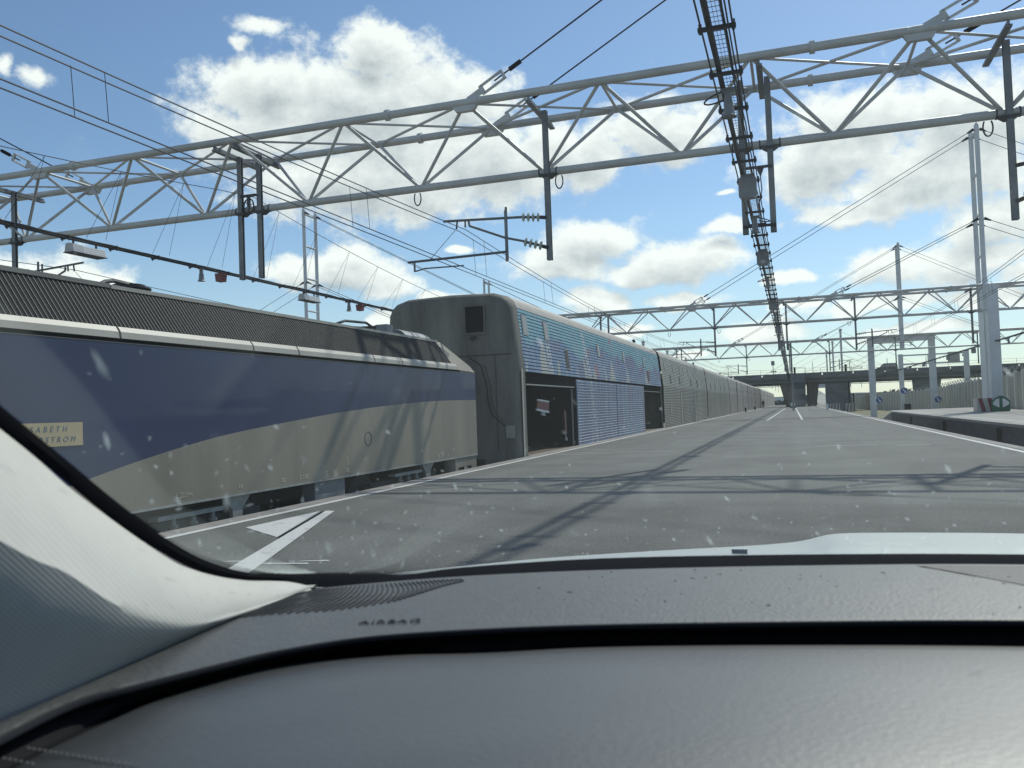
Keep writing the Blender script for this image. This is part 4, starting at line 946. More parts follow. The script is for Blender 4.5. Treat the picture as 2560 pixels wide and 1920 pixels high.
# stair tower of stacked panels under the bridge
st = thing('stair_tower', (1.0, 196, 0), 'stacked light and dark grey panels of the stair tower at the bridge pier', 'stair tower')
for z0, z1, m in ((5.35, 7.15, m_panel), (3.9, 5.32, m_paneld), (2.9, 3.87, m_panel), (1.35, 2.87, m_paneld), (.25, 1.32, m_panel)):
    MB().box(-.35, 2.55, 195.6, 198.8, z0, z1).build('panel', m, st)
MB().box(-.1, 2.4, 195.9, 198.5, 0, .25).build('base', m_black, st)
rod('corner_post', (2.6, 195.5, 0), (2.6, 195.5, 7.1), .04, m_slatlight, st, 6)
for x in (-.45, 2.66): rod('handrail_post', (x, 195.7, 7.15), (x, 195.7, 8.6), .03, m_galv, st, 6)
rod('handrail', (-.45, 195.7, 8.6), (2.66, 195.7, 8.6), .03, m_galv, st, 6)
# post running up beside the tower and dark hanging signal
for x, lb in ((-.05, 'tall dark post in front of the stair tower'),): tag(MB().box(x - .12, x + .12, 118, 118.25, 0, 9).build('drop_post', m_galv), lb, 'post')
sg = thing('signal_head', (0.65, 200, 7.4), 'black signal head on a short post above the bridge parapet', 'signal')
MB().box(.3, .75, 200.3, 200.6, 7.4, 8.9).build('housing', m_black, sg)
for x in (11.0,): 
    q = MB().box(x, x + .5, 200.3, 200.6, 7.4, 9.0).build('signal_head', m_black); tag(q, 'black signal head above the bridge beside the white portal leg', 'signal')
lp = thing('street_lamp', (-4.1, 202, 7.4), 'squat two-headed lamp on the bridge left of the stair tower', 'lamp')
rod('pole', (-4.1, 202, 6.4), (-4.1, 202, 10.1), .07, m_dark, lp, 8)
MB().box(-4.5, -3.75, 201.8, 202.2, 9.6, 10.6).build('head', m_boxgrey, lp); MB().box(-4.7, -3.4, 201.8, 202.2, 8.0, 8.25).build('lower_arm', m_dark, lp)
for i, (x, hh) in enumerate(((35, 9.6), (41.5, 10.4), (48, 9.6))):
    q = thing('street_lamp', (x, 202, 7.4), ('left', 'middle', 'right')[i] + ' of three short lamps on the bridge behind the tall mast', 'lamp', 'short lamps on the bridge')
    rod('pole', (x, 202, 6.4), (x, 202, hh), .07, m_dark, q, 6); MB().box(x - .3, x + .3, 201.9, 202.1, hh, hh + .45).build('head', m_dark, q)
# dark van on the bridge
vn = thing('van', (19.6, 204, 6.9), 'dark people carrier driving left across the bridge', 'van')
z0 = 6.95
prof = [(17.4, z0 + .35), (17.35, z0 + .75), (18.0, z0 + 1.05), (18.45, z0 + 1.15), (19.1, z0 + 1.85), (19.4, z0 + 1.95), (21.6, z0 + 1.95), (22.0, z0 + 1.7), (22.1, z0 + 1.0), (22.1, z0 + .4)]
MB().prism(prof, 'y', 203.1, 204.9).build('body', m_carblack, vn)
for a, c in ((18.65, 19.35), (19.5, 20.5), (20.65, 21.7)): MB().prism([(a, z0 + 1.15), (c, z0 + 1.15), (c, z0 + 1.75), (a + (.5 if a < 19 else 0), z0 + 1.75)], 'y', 203.07, 203.095).build('window', m_plate, vn)
for x in (18.3, 21.2): MB().tube((x, 203.05, z0 + .36), (x, 203.3, z0 + .36), .36, 18).build('wheel', m_rubber, vn)

# ================================================================== RIGHT SIDE
def bluesign(x, y, z, label, r=.42):
    t = thing('direction_sign', (x, y, z), label, 'sign', 'round blue arrow signs on portal legs')
    MB().disc((x, y, z), r, (0, 1, 0), 24, .04).build('disc', m_blue, t)
    MB().disc((x, y + .01, z), r + .02, (0, 1, 0), 24, .03).build('rim', m_signw, t)
    s = r / .42
    MB().add([(x - .20 * s, y - .026, z + .24 * s), (x - .10 * s, y - .026, z + .28 * s), (x + .12 * s, y - .026, z - .08 * s), (x + .24 * s, y - .026, z + .02 * s), (x + .22 * s, y - .026, z - .28 * s), (x - .10 * s, y - .026, z - .22 * s), (x + .02 * s, y - .026, z - .14 * s)],
             [(0, 1, 2, 3, 4, 5, 6)]).build('arrow', m_signw, t)
pf = thing('portal_frame', (13.8, 121, -.3), 'large white box-beam portal frame with two blue arrow signs on its legs', 'portal frame')
MB().prism([(9.9, 9.42), (17.8, 9.42), (18.0, 9.25), (18.0, 8.7), (9.75, 8.7), (9.75, 9.25)], 'y', 122.6, 123.6).build('beam', m_white, pf)
MB().box(9.78, 10.55, 122.7, 123.5, gz, 8.7).build('leg', m_white, pf); MB().box(17.2, 17.97, 122.7, 123.5, gz, 8.7).build('leg', m_white, pf)
bluesign(10.85, 122.5, .95, 'blue arrow sign low on the left leg of the large portal frame', .42); bluesign(17.95, 122.5, .80, 'blue arrow sign low on the right leg of the large portal frame', .42)
p2 = thing('portal_frame', (18.6, 130, -.3), 'smaller white portal with two thin rails and a grey panel behind the large frame', 'portal frame')
MB().box(14.25, 14.85, 129.8, 130.3, gz, 7.3).build('leg', m_white, p2); MB().box(22.5, 23.15, 129.8, 130.3, gz, 7.45).build('leg', m_white, p2)
for z in (7.0, 5.75): MB().box(14.85, 22.5, 129.95, 130.15, z, z + .2).build('rail', m_white, p2)
for x in (18.0, 21.1): MB().box(x, x + .2, 129.94, 130.16, 5.75, 7.15).build('stile', m_white, p2)
MB().box(20.5, 22.0, 129.85, 129.93, 5.85, 7.3).build('grey_panel', m_plate, p2)
MB().box(14.7, 15.5, 129.2, 129.7, gz, .3).build('base_block', m_black, p2)
bluesign(14.75, 129.5, 2.15, 'blue arrow sign on the left leg of the smaller portal', .45); bluesign(23.05, 129.5, 2.35, 'blue arrow sign on the right leg of the smaller portal', .45)
# striped kerb block and green arrow sign at the tall mast
sb = thing('striped_barrier', (13.3, 68, 0), 'red and white striped barrier block at the foot of the tall mast', 'barrier')
MB().box(12.45, 14.1, 67.8, 69.3, 0, .98).build('block', m_redw, sb)
for k in range(3):
    x = 12.5 + .58 * k
    MB().add([(x, 67.79, .97), (x + .27, 67.79, .97), (x + .50, 67.79, .01), (x + .22, 67.79, .01)], [(0, 1, 2, 3)]).build('red_stripe', m_red, sb)
gs = thing('arrow_sign', (13.9, 67.5, 0), 'large green and white arrow sign standing before the tall mast', 'sign')
MB().prism([(13.30, 0), (14.42, 0), (14.45, .72), (14.25, .95), (13.95, 1.12), (13.80, 1.12), (13.5, .95), (13.26, .72)], 'y', 67.4, 67.5).build('board', m_green, gs)
for s in (-1, 1):
    c = 13.86
    MB().add([(c + s * .10, 67.39, .93), (c + s * .32, 67.39, .85), (c + s * .52, 67.39, .62), (c + s * .48, 67.39, .48), (c + s * .22, 67.39, .33), (c + s * .10, 67.39, .30)], [(0, 1, 2, 3, 4, 5)]).build('white_half', m_signw, gs)
def small_sign(x, y, label, s=1.0):
    t = thing('arrow_sign', (x, y, 0), label, 'sign')
    MB().box(x - .6 * s, x + .6 * s, y, y + .1, 0, 1.1 * s).build('board', m_green, t)
    MB().disc((x, y - .02, .65 * s), .42 * s, (0, 1, 0), 16, .02).build('white_disc', m_signw, t); MB().box(x - .07 * s, x + .07 * s, y - .06, y - .04, .2 * s, 1.05 * s).build('bar', m_green, t)
small_sign(-.15, 165, 'green and white arrow sign at the foot of the stair tower', 1.0)
small_sign(13.2, 262, 'tiny green sign beyond the bridge by a far mast', 1.4)
# striped boards at the pier foot
for x, lb in ((7.55, 'left red and white striped board at the foot of the bridge pier'), (10.9, 'right red and white striped board at the foot of the bridge pier')):
    t = thing('striped_board', (x, 160, -.6), lb, 'barrier', 'striped boards by the bridge pier')
    MB().box(x * .8, x * .8 + 1.7, 160, 160.1, -1.0, .55).build('board', m_redw, t)
    for k in range(3): MB().add([(x * .8 + .05 + .55 * k, 159.99, -.95), (x * .8 + .3 + .55 * k, 159.99, -.95), (x * .8 + .55 + .5 * k, 159.99, .5), (x * .8 + .3 + .5 * k, 159.99, .5)], [(0, 1, 2, 3)]).build('red_stripe', m_concb, t)
# dark trackside posts left of the right pier
for i, (x, h) in enumerate(((10.5, 5.0), (11.3, 2.4))):
    tag(MB().box(x - .12, x + .12, 180, 180.3, gz, h).build('trackside_post', m_black), ('tall', 'short')[i] + ' dark trackside post just left of the right bridge pier', 'post')
tag(MB().box(7.3, 7.95, 215, 215.6, gz, 6.8).build('white_leg', m_white), 'slim white leg of a frame seen through the bridge opening, on the left', 'portal leg', 'white legs seen under the bridge')
tag(MB().box(9.4, 10.4, 230, 230.6, gz, 6.8).build('white_leg', m_white), 'broader white leg of a frame seen through the bridge opening, on the right', 'portal leg', 'white legs seen under the bridge')
tag(MB().box(4.4, 14, 231, 231.5, 4.4, 5.4).build('far_portal_beam', m_white), 'pale beam of a portal frame seen through the bridge opening', 'portal beam')
# access ramp and lorry beyond the bridge
rp = struct(MB().add([(6.5, 250, 0), (12.6, 250, 0), (8.6, 330, 5.2), (6.3, 330, 5.2)], [(0, 1, 2, 3)]).build('access_ramp', m_slab))
ly = thing('lorry', (5.0, 238, 0), 'pale lorry cab standing beyond the central bridge pier', 'lorry')
MB().prism([(3.7, .3), (5.9, .3), (6.0, 2.2), (5.7, 3.6), (4.2, 3.6), (3.8, 2.2)], 'y', 238, 242).build('cab', m_plate, ly)
MB().box(4.1, 5.6, 237.95, 237.99, 1.9, 2.9).build('windscreen', m_carglass, ly)
for x in (3.9, 5.4): MB().box(x, x + .4, 237.8, 238.3, -.1, .8).build('wheel', m_rubber, ly)
# retaining wall beyond
tag(MB().prism([(11, gz), (38, gz), (38, 3.1), (19, 2.8), (14, 2.2), (11.2, 0.9)], 'y', 255, 256).build('retaining_wall', m_wall), 'pale sloping retaining wall seen under the bridge', 'wall')
# concrete noise wall
nw = thing('noise_wall', (22, 120, 0), 'tall pale concrete panel wall with posts and barbed wire brackets behind the far platform', 'wall')
poly = [(17.6, 48, .15, 3.35), (17.2, 70, -.1, 3.1), (17.8, 95, -.4, 2.75), (19.6, 125, -.7, 2.5), (20.2, 150, -1.0, 2.3), (17.8, 185, -1.25, 2.05), (15.4, 240, gz, 1.9)]
def along(poly, step):
    out = []
    for a, b_ in zip(poly, poly[1:]):
        n = max(1, int(math.dist(a[:2], b_[:2]) / step))
        out += [tuple(a[j] + (b_[j] - a[j]) * k / n for j in range(4)) for k in range(n)]
    return out + [poly[-1]]
wp = along(poly, 2.6)
for i, (a, b_) in enumerate(zip(wp, wp[1:])):
    d = Vector((b_[0] - a[0], b_[1] - a[1], 0)).normalized(); nrm = Vector((d.y, -d.x, 0)) * .06
    ztop = -random.uniform(0, .05)
    vs = []
    for p in (a, b_):
        for s in (-1, 1): vs += [(p[0] + nrm.x * s, p[1] + nrm.y * s, gz - .3), (p[0] + nrm.x * s, p[1] + nrm.y * s, p[3] + ztop)]
    MB().add(vs, [(0, 2, 3, 1), (4, 5, 7, 6), (0, 1, 5, 4), (2, 6, 7, 3), (1, 3, 7, 5)]).build('wall_panel', m_wall, nw)
    c = Vector((a[0], a[1], 0)) - nrm * 2.2
    MB().box(c.x - .13, c.x + .13, c.y - .13, c.y + .13, gz - .3, a[3] + .12).build('wall_post', m_wpost, nw)
    MB().bar((c.x, c.y, a[3] + .1), (c.x - .22, c.y, a[3] + .5), .05, .05).bar((c.x, c.y, a[3] + .1), (c.x + .22, c.y, a[3] + .5), .05, .05).build('wire_bracket', m_plate, nw)
for dx, dz in ((-.22, .5), (.22, .5), (-.12, .3), (.12, .3)):
    MB().path([(p[0] + dx, p[1], p[3] + dz) for p in wp], .012, 4).build('barbed_wire', m_galv, nw)
rl = thing('platform_railing', (16, 66, 0), 'low dark railing and kerb at the back of the far platform', 'railing')
MB().path([(16.2, 52, .75), (16.2, 69, .75)], .03, 6).path([(16.2, 52, .4), (16.2, 69, .4)], .02, 6).build('rail', m_dark, rl)
for k in range(8): rod('rail_post', (16.2, 52 + 2.4 * k, 0), (16.2, 52 + 2.4 * k, .78), .03, m_dark, rl, 6)
MB().box(16.1, 16.5, 50, 69, 0, .22).build('kerb', m_under, rl)
# dark poles and blocks of a distant yard, and a treeline
dp = thing('pole_row', (40, 300, 0), 'row of thin dark poles in the distant yard beyond the bridge', 'poles')
for k in range(16):
    x = 33 + 2.7 * k; rod('pole', (x, 330, 0), (x, 330, 4.2 + .16 * k + random.uniform(-.3, .3)), .14, m_dark, dp, 6)
MB().box(20, 85, 332, 345, 0, 2.2).build('low_shed', m_boxgrey, dp)
tr = MB(); rr = random.Random(11)
for k in range(6000):
    x = rr.uniform(-500, 600); y = 640 + rr.uniform(-40, 60); h = 4.5 + 2 * math.sin(x * .03) + 1.2 * math.sin(x * .11)
    z = h * (1 - rr.random() ** .6) - 1; s = rr.uniform(1.2, 2.6); c = Vector((x, y, z))
    a = Vector((rr.uniform(-1, 1), rr.uniform(-1, 1), rr.uniform(-1, 1))).normalized() * s; b2 = a.orthogonal().normalized() * s
    tr.add([c + a, c + b2, c - a, c - b2], [(0, 1, 2, 3)])
tag(tr.build('distant_wood', m_leaf, fixn=False), kind='stuff')
# person and bollards by the train
pe = thing('person', (-6.0, 182, 0), 'person in dark clothes standing on the platform beside the train', 'person')
bd = MB()
def limb(b, pts, rs, n=10):
    for (p, q), (r0, r1) in zip(zip(pts, pts[1:]), zip(rs, rs[1:])): b.tube(p, q, r0, n, r1)
px_, py_ = -6.0, 182
limb(bd, [(px_, py_, .88), (px_, py_, 1.05), (px_, py_, 1.3), (px_, py_, 1.45), (px_, py_, 1.52), (px_, py_, 1.58)], [.16, .14, .19, .17, .06, .055])
for s in (-1, 1):
    limb(bd, [(px_ + s * .18, py_, 1.43), (px_ + s * .23, py_, 1.15), (px_ + s * .21, py_ - .06, .88), (px_ + s * .21, py_ - .07, .80)], [.06, .05, .04, .035])
    limb(bd, [(px_ + s * .09, py_, .92), (px_ + s * .10, py_ + .02 * s, .5), (px_ + s * .11, py_ + .03 * s, .08), (px_ + s * .11, py_ - .14, .04)], [.10, .07, .05, .045])
bd.build('body', m_cloth, pe, smooth=True)
hd = MB(); R8 = [(0.001, 1.56), (.06, 1.58), (.085, 1.65), (.09, 1.70), (.07, 1.77), (.001, 1.80)]
for (r0, a), (r1, c) in zip(R8, R8[1:]): hd.tube((px_, py_, a), (px_, py_, c), r0, 12, r1, cap=False)
hd.build('head', m_skin, pe, smooth=True)
for i, (x, y) in enumerate(((-6.35, 121), (-6.35, 150))):
    t = thing('bollard', (x, y, 0), ('nearer', 'farther') [i] + ' short black and white bollard on the platform edge by the train', 'bollard', 'bollards by the train')
    MB().tube((x, y, 0), (x, y, .6), .12, 12).build('post', m_black, t); MB().tube((x, y, .6), (x, y, .95), .12, 12).build('white_top', m_signw, t)
tag(MB().box(4.0, 4.3, 118, 118.3, 0, .75).build('marker_post', m_signw), 'small white marker post on the right platform edge near the bridge', 'marker')

# ================================================================== THE CAR WE SIT IN
car = thing('car', (0.2, 0, 0), 'pale silver car seen from its passenger seat, with dashboard, windscreen and light pillar trim', 'car')
def cr(pts, n):   # Catmull-Rom resampling
    pts = [Vector(p) for p in pts]; P = [pts[0] * 2 - pts[1]] + pts + [pts[-1] * 2 - pts[-2]]; out = []
    for i in range(1, len(P) - 2):
        for k in range(n):
            t = k / n; a, b_, c, d = P[i - 1], P[i], P[i + 1], P[i + 2]
            out.append(((b_ * 2) + (c - a) * t + (a * 2 - b_ * 5 + c * 4 - d) * t * t + (-a + b_ * 3 - c * 3 + d) * t ** 3) * .5)
    return out + [pts[-1]]
def lerp(a, b_, t): return a + (b_ - a) * t
O_ = [(-.5, .0, 1.57), (-.5, .14, 1.47), (-.5, .28, 1.37), (-.5, .40, 1.284), (-.5, .47, 1.232), (-.5, .53, 1.187), (-.5, .585, 1.150), (-.5, .635, 1.124), (-.5, .70, 1.102), (-.5, .798, 1.083),
      (-.43, .869, 1.070), (-.374, .922, 1.070), (-.229, .998, 1.070), (-.008, 1.050, 1.070), (.236, 1.078, 1.070), (.5, 1.06, 1.07), (.8, .96, 1.07), (.90, .80, 1.083)]
I_ = [(-.5, .0, 1.55), (-.5, .14, 1.452), (-.5, .28, 1.353), (-.5, .40, 1.268), (-.5, .465, 1.220), (-.5, .525, 1.174), (-.5, .575, 1.142), (-.5, .622, 1.118), (-.5, .68, 1.100), (-.5, .755, 1.083),
      (-.475, .792, 1.070), (-.40, .845, 1.070), (-.26, .908, 1.070), (-.008, .980, 1.069), (.224, 1.014, 1.069), (.5, 1.00, 1.069), (.8, .90, 1.069), (.89, .78, 1.07)]
Oc, Ic = cr(O_, 4), cr(I_, 4)
fr = MB().grid([Oc, [lerp(a, b_, .5) + Vector((.002 if a.x < -.48 else 0, 0, .002 if a.x > -.48 else 0)) for a, b_ in zip(Oc, Ic)], Ic])
frit = fr.build('glass_border', m_frit, car, smooth=True)
# windscreen glass
np_ = 9 * 4
pil = Oc[:9 * 4 + 1][::-1]                       # from the foot up the left pillar
base = Oc[9 * 4:]
m_ = len(pil) - 1
rows = []
for j in range(m_ + 1):
    t = j / m_; row = []
    pl_ = pil[j]
    for i, b_ in enumerate(base):
        u = (b_.x + .5) / 1.4; u = min(max(u, 0), 1)
        hx = Vector((b_.x, .0 + .30 * (1 - abs(2 * u - 1) ** 2), 1.57))
        tt = (pl_.z - pil[0].z) / (pil[-1].z - pil[0].z)
        p = lerp(b_, hx, tt); p.z += .018 * math.sin(math.pi * tt)
        k = max(0, 1 - u / .12); k = k * k * (3 - 2 * k)
        row.append(lerp(p, Vector((p.x, pl_.y + (b_.y - pil[0].y), pl_.z + (b_.z - pil[0].z))), k))
    row[0] = pl_.copy(); rows.append(row)
glass = MB().grid(rows).build('windscreen', m_glass, car, smooth=True)
# dried insect marks and droplets on the glass
sv, sf, fade = [], [], []
rs = random.Random(21)
def glass_at(u, v):
    j = min(int(v * m_), m_ - 1); i = min(int(u * (len(base) - 1)), len(base) - 2); fv = v * m_ - j; fu = u * (len(base) - 1) - i
    return lerp(lerp(rows[j][i], rows[j][i + 1], fu), lerp(rows[j + 1][i], rows[j + 1][i + 1], fu), fv)
def spot(u, v, r, elong, ang, al):
    c = glass_at(u, v); du = (glass_at(min(u + .01, 1), v) - c); dv = (glass_at(u, min(v + .01, 1)) - c)
    if du.length < 1e-6 or dv.length < 1e-6: return
    du.normalize(); n = du.cross(dv).normalized(); dv = n.cross(du); c = c - n * .0 + Vector((0, -.0012, -.0012))
    ca, sa = math.cos(ang), math.sin(ang); A = (du * ca + dv * sa) * r * elong; B = (-du * sa + dv * ca) * r
    k = len(sv); sv.append(c); fade.append(al); N_ = 10
    for ring, (rad, fa) in enumerate(((.55, .55), (1.0, 0.0))):
        for q in range(N_):
            a = 2 * math.pi * q / N_; w = 1 + rs.uniform(-.25, .25)
            sv.append(c + (A * math.cos(a) + B * math.sin(a)) * rad * w); fade.append(al * fa)
    for q in range(N_):
        q2 = (q + 1) % N_
        sf.append((k, k + 1 + q, k + 1 + q2)); sf.append((k + 1 + q, k + 1 + N_ + q, k + 1 + N_ + q2, k + 1 + q2))
for i in range(210):
    u, v = rs.uniform(.02, .62), rs.uniform(.04, .60)
    spot(u, v, rs.uniform(.0010, .0024), rs.uniform(1, 2.6), rs.uniform(1.7, 2.3) if rs.random() < .6 else rs.uniform(0, 3), rs.uniform(.10, .42))
for i in range(34):
    spot(rs.uniform(.03, .6), rs.uniform(.02, .9), rs.uniform(.0018, .004), rs.uniform(2.2, 5.0), rs.uniform(1.8, 2.2), rs.uniform(.08, .35))
for i in range(160):
    spot(rs.uniform(.02, .62), rs.uniform(.04, .97), rs.uniform(.0006, .0014), rs.uniform(1, 2.0), rs.uniform(0, 3), rs.uniform(.08, .30))
for i in range(26):   # faint wide smears
    spot(rs.uniform(.02, .62), rs.uniform(.05, .95), rs.uniform(.005, .014), rs.uniform(1.5, 4), rs.uniform(1.6, 2.4), rs.uniform(.015, .05))
me = bpy.data.meshes.new('dirt_spots'); me.from_pydata([tuple(p - Vector((.2, 0, 0))) for p in sv], [], sf); me.update()
at = me.attributes.new('fade', 'FLOAT', 'POINT'); at.data.foreach_set('value', fade); me.materials.append(m_smear)
ds = bpy.data.objects.new('dirt_spots', me); COL.objects.link(ds); ds.parent = glass; ds['kind'] = 'stuff'
# pillar trim
A_ = [(-.5, .0, 1.55), (-.5, .22, 1.395), (-.5, .424, 1.251), (-.5, .487, 1.201), (-.5, .573, 1.142), (-.5, .612, 1.122), (-.5, .672, 1.102), (-.5, .755, 1.083), (-.488, .785, 1.071)]
R_ = [(-.43, -.03, 1.455), (-.43, .19, 1.31), (-.43, .364, 1.187), (-.43, .408, 1.161), (-.432, .451, 1.131), (-.443, .505, 1.107), (-.455, .56, 1.092), (-.468, .64, 1.083), (-.478, .758, 1.076)]
B_ = [(-.47, -.08, 1.35), (-.465, .14, 1.20), (-.462, .32, 1.10), (-.458, .37, 1.075), (-.456, .425, 1.075), (-.462, .495, 1.076), (-.467, .56, 1.077), (-.472, .645, 1.077), (-.480, .758, 1.073)]
Ac, Rc, Bc = cr(A_, 6), cr(R_, 6), cr(B_, 6)
rw = []
for t in (0, .04, .15, .35, .6, .8, .92):
    rw.append([lerp(a, r, t) + Vector((.6, .35, .6)) * (.006 * math.sin(math.pi * t)) for a, r in zip(Ac, Rc)])
for t in (0.0, .06, .16, .35, .65, 1):
    rw.append([lerp(r, b_, t) + Vector((.003 * math.sin(math.pi * min(t * 1.6, 1)), 0, 0)) for r, b_ in zip(Rc, Bc)])
MB().grid(rw).build('pillar_trim', m_pillar, car, smooth=True)
mir = MB().grid([[(.4 - p[0], p[1], p[2]) for p in r] for r in rw]); mir.build('pillar_trim', m_pillar, car, smooth=True)
# dashboard top
F_ = [(-.452, .34, 1.076), (-.456, .425, 1.077), (-.464, .495, 1.078), (-.468, .60, 1.079), (-.476, .738, 1.077), (-.482, .786, 1.071), (-.354, .873, 1.070), (-.213, .926, 1.070), (-.008, .986, 1.069), (.224, 1.022, 1.069), (.5, 1.01, 1.069), (.8, .92, 1.069), (.89, .80, 1.069)]
N_ = [(-.425, .34, 1.078), (-.430, .410, 1.08), (-.417, .446, 1.08), (-.391, .499, 1.08), (-.366, .541, 1.08), (-.319, .587, 1.08), (-.241, .624, 1.08), (-.152, .654, 1.08), (-.008, .689, 1.08), (.156, .722, 1.08), (.4, .75, 1.08), (.7, .74, 1.08), (.89, .70, 1.08)]
L_ = [(-.408, .335, 1.066), (-.415, .384, 1.066), (-.416, .426, 1.066), (-.413, .481, 1.066), (-.389, .547, 1.066), (-.320, .589, 1.066), (-.238, .614, 1.066), (-.151, .648, 1.066), (-.008, .681, 1.066), (.152, .708, 1.066), (.4, .735, 1.066), (.7, .725, 1.066), (.89, .69, 1.066)]
Fc, Nc, Lc = cr(F_, 6), cr(N_, 6), cr(L_, 6)
def nrm2(c, i):
    a = c[max(i - 1, 0)]; b_ = c[min(i + 1, len(c) - 1)]; d = (b_ - a); return Vector((d.y, -d.x, 0)).normalized()   # towards the cabin
drow = []
for t in (0, .03, .2, .4, .6, .8, .93): drow.append([lerp(a, b_, t) + Vector((0, 0, .0035 * math.sin(math.pi * t))) for a, b_ in zip(Fc, Nc)])
for dn, dz in ((-.004, .0004), (-.0015, .0002)): drow.append([p + nrm2(Nc, i) * dn + Vector((0, 0, dz)) for i, p in enumerate(Nc)])
MB().grid([[p + nrm2(Nc, i) * dn + Vector((0, 0, dz)) for i, p in enumerate(Nc)] for dn, dz in ((-.0015, .0002), (0, -.0003), (.0007, -.0011), (.0010, -.0032))]).build('dashboard_lip', mat('dashboard lip', (.03, .033, .038), .9, spec=.1), car, smooth=True)
dash = MB().grid(drow).build('dashboard_top', m_dash, car, smooth=True)
MB().grid([[p + nrm2(Nc, i) * .0008 + Vector((0, 0, -.0030)) for i, p in enumerate(Nc)], [p + nrm2(Nc, i) * -.006 + Vector((0, 0, -.010)) for i, p in enumerate(Nc)],
           [p + nrm2(Lc, i) * -.012 + Vector((0, 0, -.004)) for i, p in enumerate(Lc)], [p + nrm2(Lc, i) * .001 + Vector((0, 0, -.003)) for i, p in enumerate(Lc)]]).build('dashboard_groove', m_dashblk, car, smooth=True)
n_ = len(Lc); lr = []
for k, dz in ((0, -.004), (.012, .0), (.05, .002), (.2, .004), (.4, .004), (.62, .0), (.82, -.02), (1.0, -.09)):
    lr.append([Vector((lerp(p.x, -.33 + 1.2 * (i / (n_ - 1)) ** 1.1, k), lerp(p.y, .26, k), p.z + dz)) for i, p in enumerate(Lc)])
low = MB().grid(lr).build('dashboard_lower_pad', m_dashlow, car, smooth=True)
# defroster slats
VN = cr([(-.472, .615, 1.0795), (-.429, .632, 1.0795), (-.398, .655, 1.0795), (-.372, .685, 1.0790), (-.355, .717, 1.0785), (-.342, .820, 1.0745)], 6)
VF = cr([(-.480, .764, 1.0755), (-.456, .785, 1.0745), (-.433, .802, 1.0740), (-.405, .817, 1.0738), (-.375, .833, 1.0735), (-.343, .844, 1.0735)], 6)
def resample(c, n):
    L = [0]
    for a, b_ in zip(c, c[1:]): L.append(L[-1] + (b_ - a).length)
    out = []
    for k in range(n):
        s = L[-1] * k / (n - 1); i = max(j for j in range(len(L)) if L[j] <= s + 1e-9); i = min(i, len(c) - 2)
        out.append(lerp(c[i], c[i + 1], (s - L[i]) / max(L[i + 1] - L[i], 1e-9)))
    return out
vn_, vf_ = resample(VN, 36), resample(VF, 36)
from mathutils.bvhtree import BVHTree
bv = BVHTree.FromPolygons([tuple(p) for r in drow for p in r], [(j * n_ + i, j * n_ + i + 1, (j + 1) * n_ + i + 1, (j + 1) * n_ + i) for j in range(len(drow) - 1) for i in range(n_ - 1)])
def on_dash(x, y, lift=.0009):
    h = bv.ray_cast(Vector((x, y, 1.3)), Vector((0, 0, -1)))
    return Vector((x, y, (h[0].z if h[0] else 1.076) + lift))
for k, (a, b_) in enumerate(zip(vn_[:-1], vf_[:-1])):
    q = MB(); L0 = []; L1 = []
    for t in (0, .25, .5, .75, 1):
        p = lerp(a, b_, t); bow = .008 * math.sin(math.pi * t); w = lerp(.0013, .0009, t)
        L0.append(on_dash(p.x + bow - w, p.y, .0004)); L1.append(on_dash(p.x + bow + w, p.y, .0004))
    q.grid([L0, [p + Vector((0, 0, .0008)) for p in L0], [p + Vector((0, 0, .0008)) for p in L1], L1]).build('defroster_slat', m_letter, car)
text_mesh('airbag_lettering', 'AIRBAG', .0135, m_letter, on_dash(-.345, .6175, .0012), (.947, .32, 0.0), (-.32, .947, 0.0), car, spacing=1.12, ext=.0003)
# coarse textured inset at the right of the dashboard
TI = [on_dash(x, y, .0010) for x, y in ((.115, .99), (.150, .925), (.205, .835), (.26, .80), (.40, .80), (.42, .97), (.25, 1.0))]
MB().add(TI, [tuple(range(len(TI)))]).build('textured_inset', mat('coarse inset', (.075, .068, .066), .6, 0, .3, 300, .9, 500, spec=.8), car)
# crumbs and dust on the dashboard
dm = MB(); rs2 = random.Random(4)
for i in range(46):
    x = rs2.uniform(-.25, .22); y = rs2.uniform(.72, .95); s = rs2.uniform(.0003, .0009)
    if y < .70 + x * .2: continue
    c = on_dash(x, y, .0006); a = rs2.uniform(0, 3.14); e = rs2.uniform(1, 3)
    dm.bar(c - Vector((math.cos(a), math.sin(a), 0)) * s * e, c + Vector((math.cos(a), math.sin(a), 0)) * s * e, s, s * .5)
tag(dm.build('dust_crumbs', m_letter, car), kind='stuff')
# cabin shell
def fill_cut_mat():
    m = bpy.data.materials.new('fill cut side glass'); m.use_nodes = True; t = m.node_tree; t.nodes.clear()
    a = t.nodes.new('ShaderNodeBsdfTransparent'); a.inputs[0].default_value = (.25, .27, .25, 1); g = t.nodes.new('ShaderNodeBsdfGlossy'); g.inputs['Roughness'].default_value = .03
    x = t.nodes.new('ShaderNodeMixShader'); x.inputs[0].default_value = .08; t.links.new(a.outputs[0], x.inputs[1]); t.links.new(g.outputs[0], x.inputs[2])
    t.links.new(x.outputs[0], t.nodes.new('ShaderNodeOutputMaterial').inputs[0]); return m
m_fillcut = fill_cut_mat()  # for added panes out of view, darkened to cut fill light on the pillar
MB().add([(.965, -1.9, 1.03), (.965, .62, 1.03), (.93, .0, 1.59), (.93, -1.9, 1.59)], [(0, 1, 2, 3)]).build('fill_cut_window', m_fillcut, car)
MB().add([(-.565, -1.9, 1.03), (-.565, .36, 1.03), (-.53, .0, 1.59), (-.53, -1.9, 1.59)], [(0, 1, 2, 3)]).build('fill_cut_window', m_fillcut, car)
def shell(name, rows_, m): return MB().grid(rows_).build(name, m, car, smooth=True)
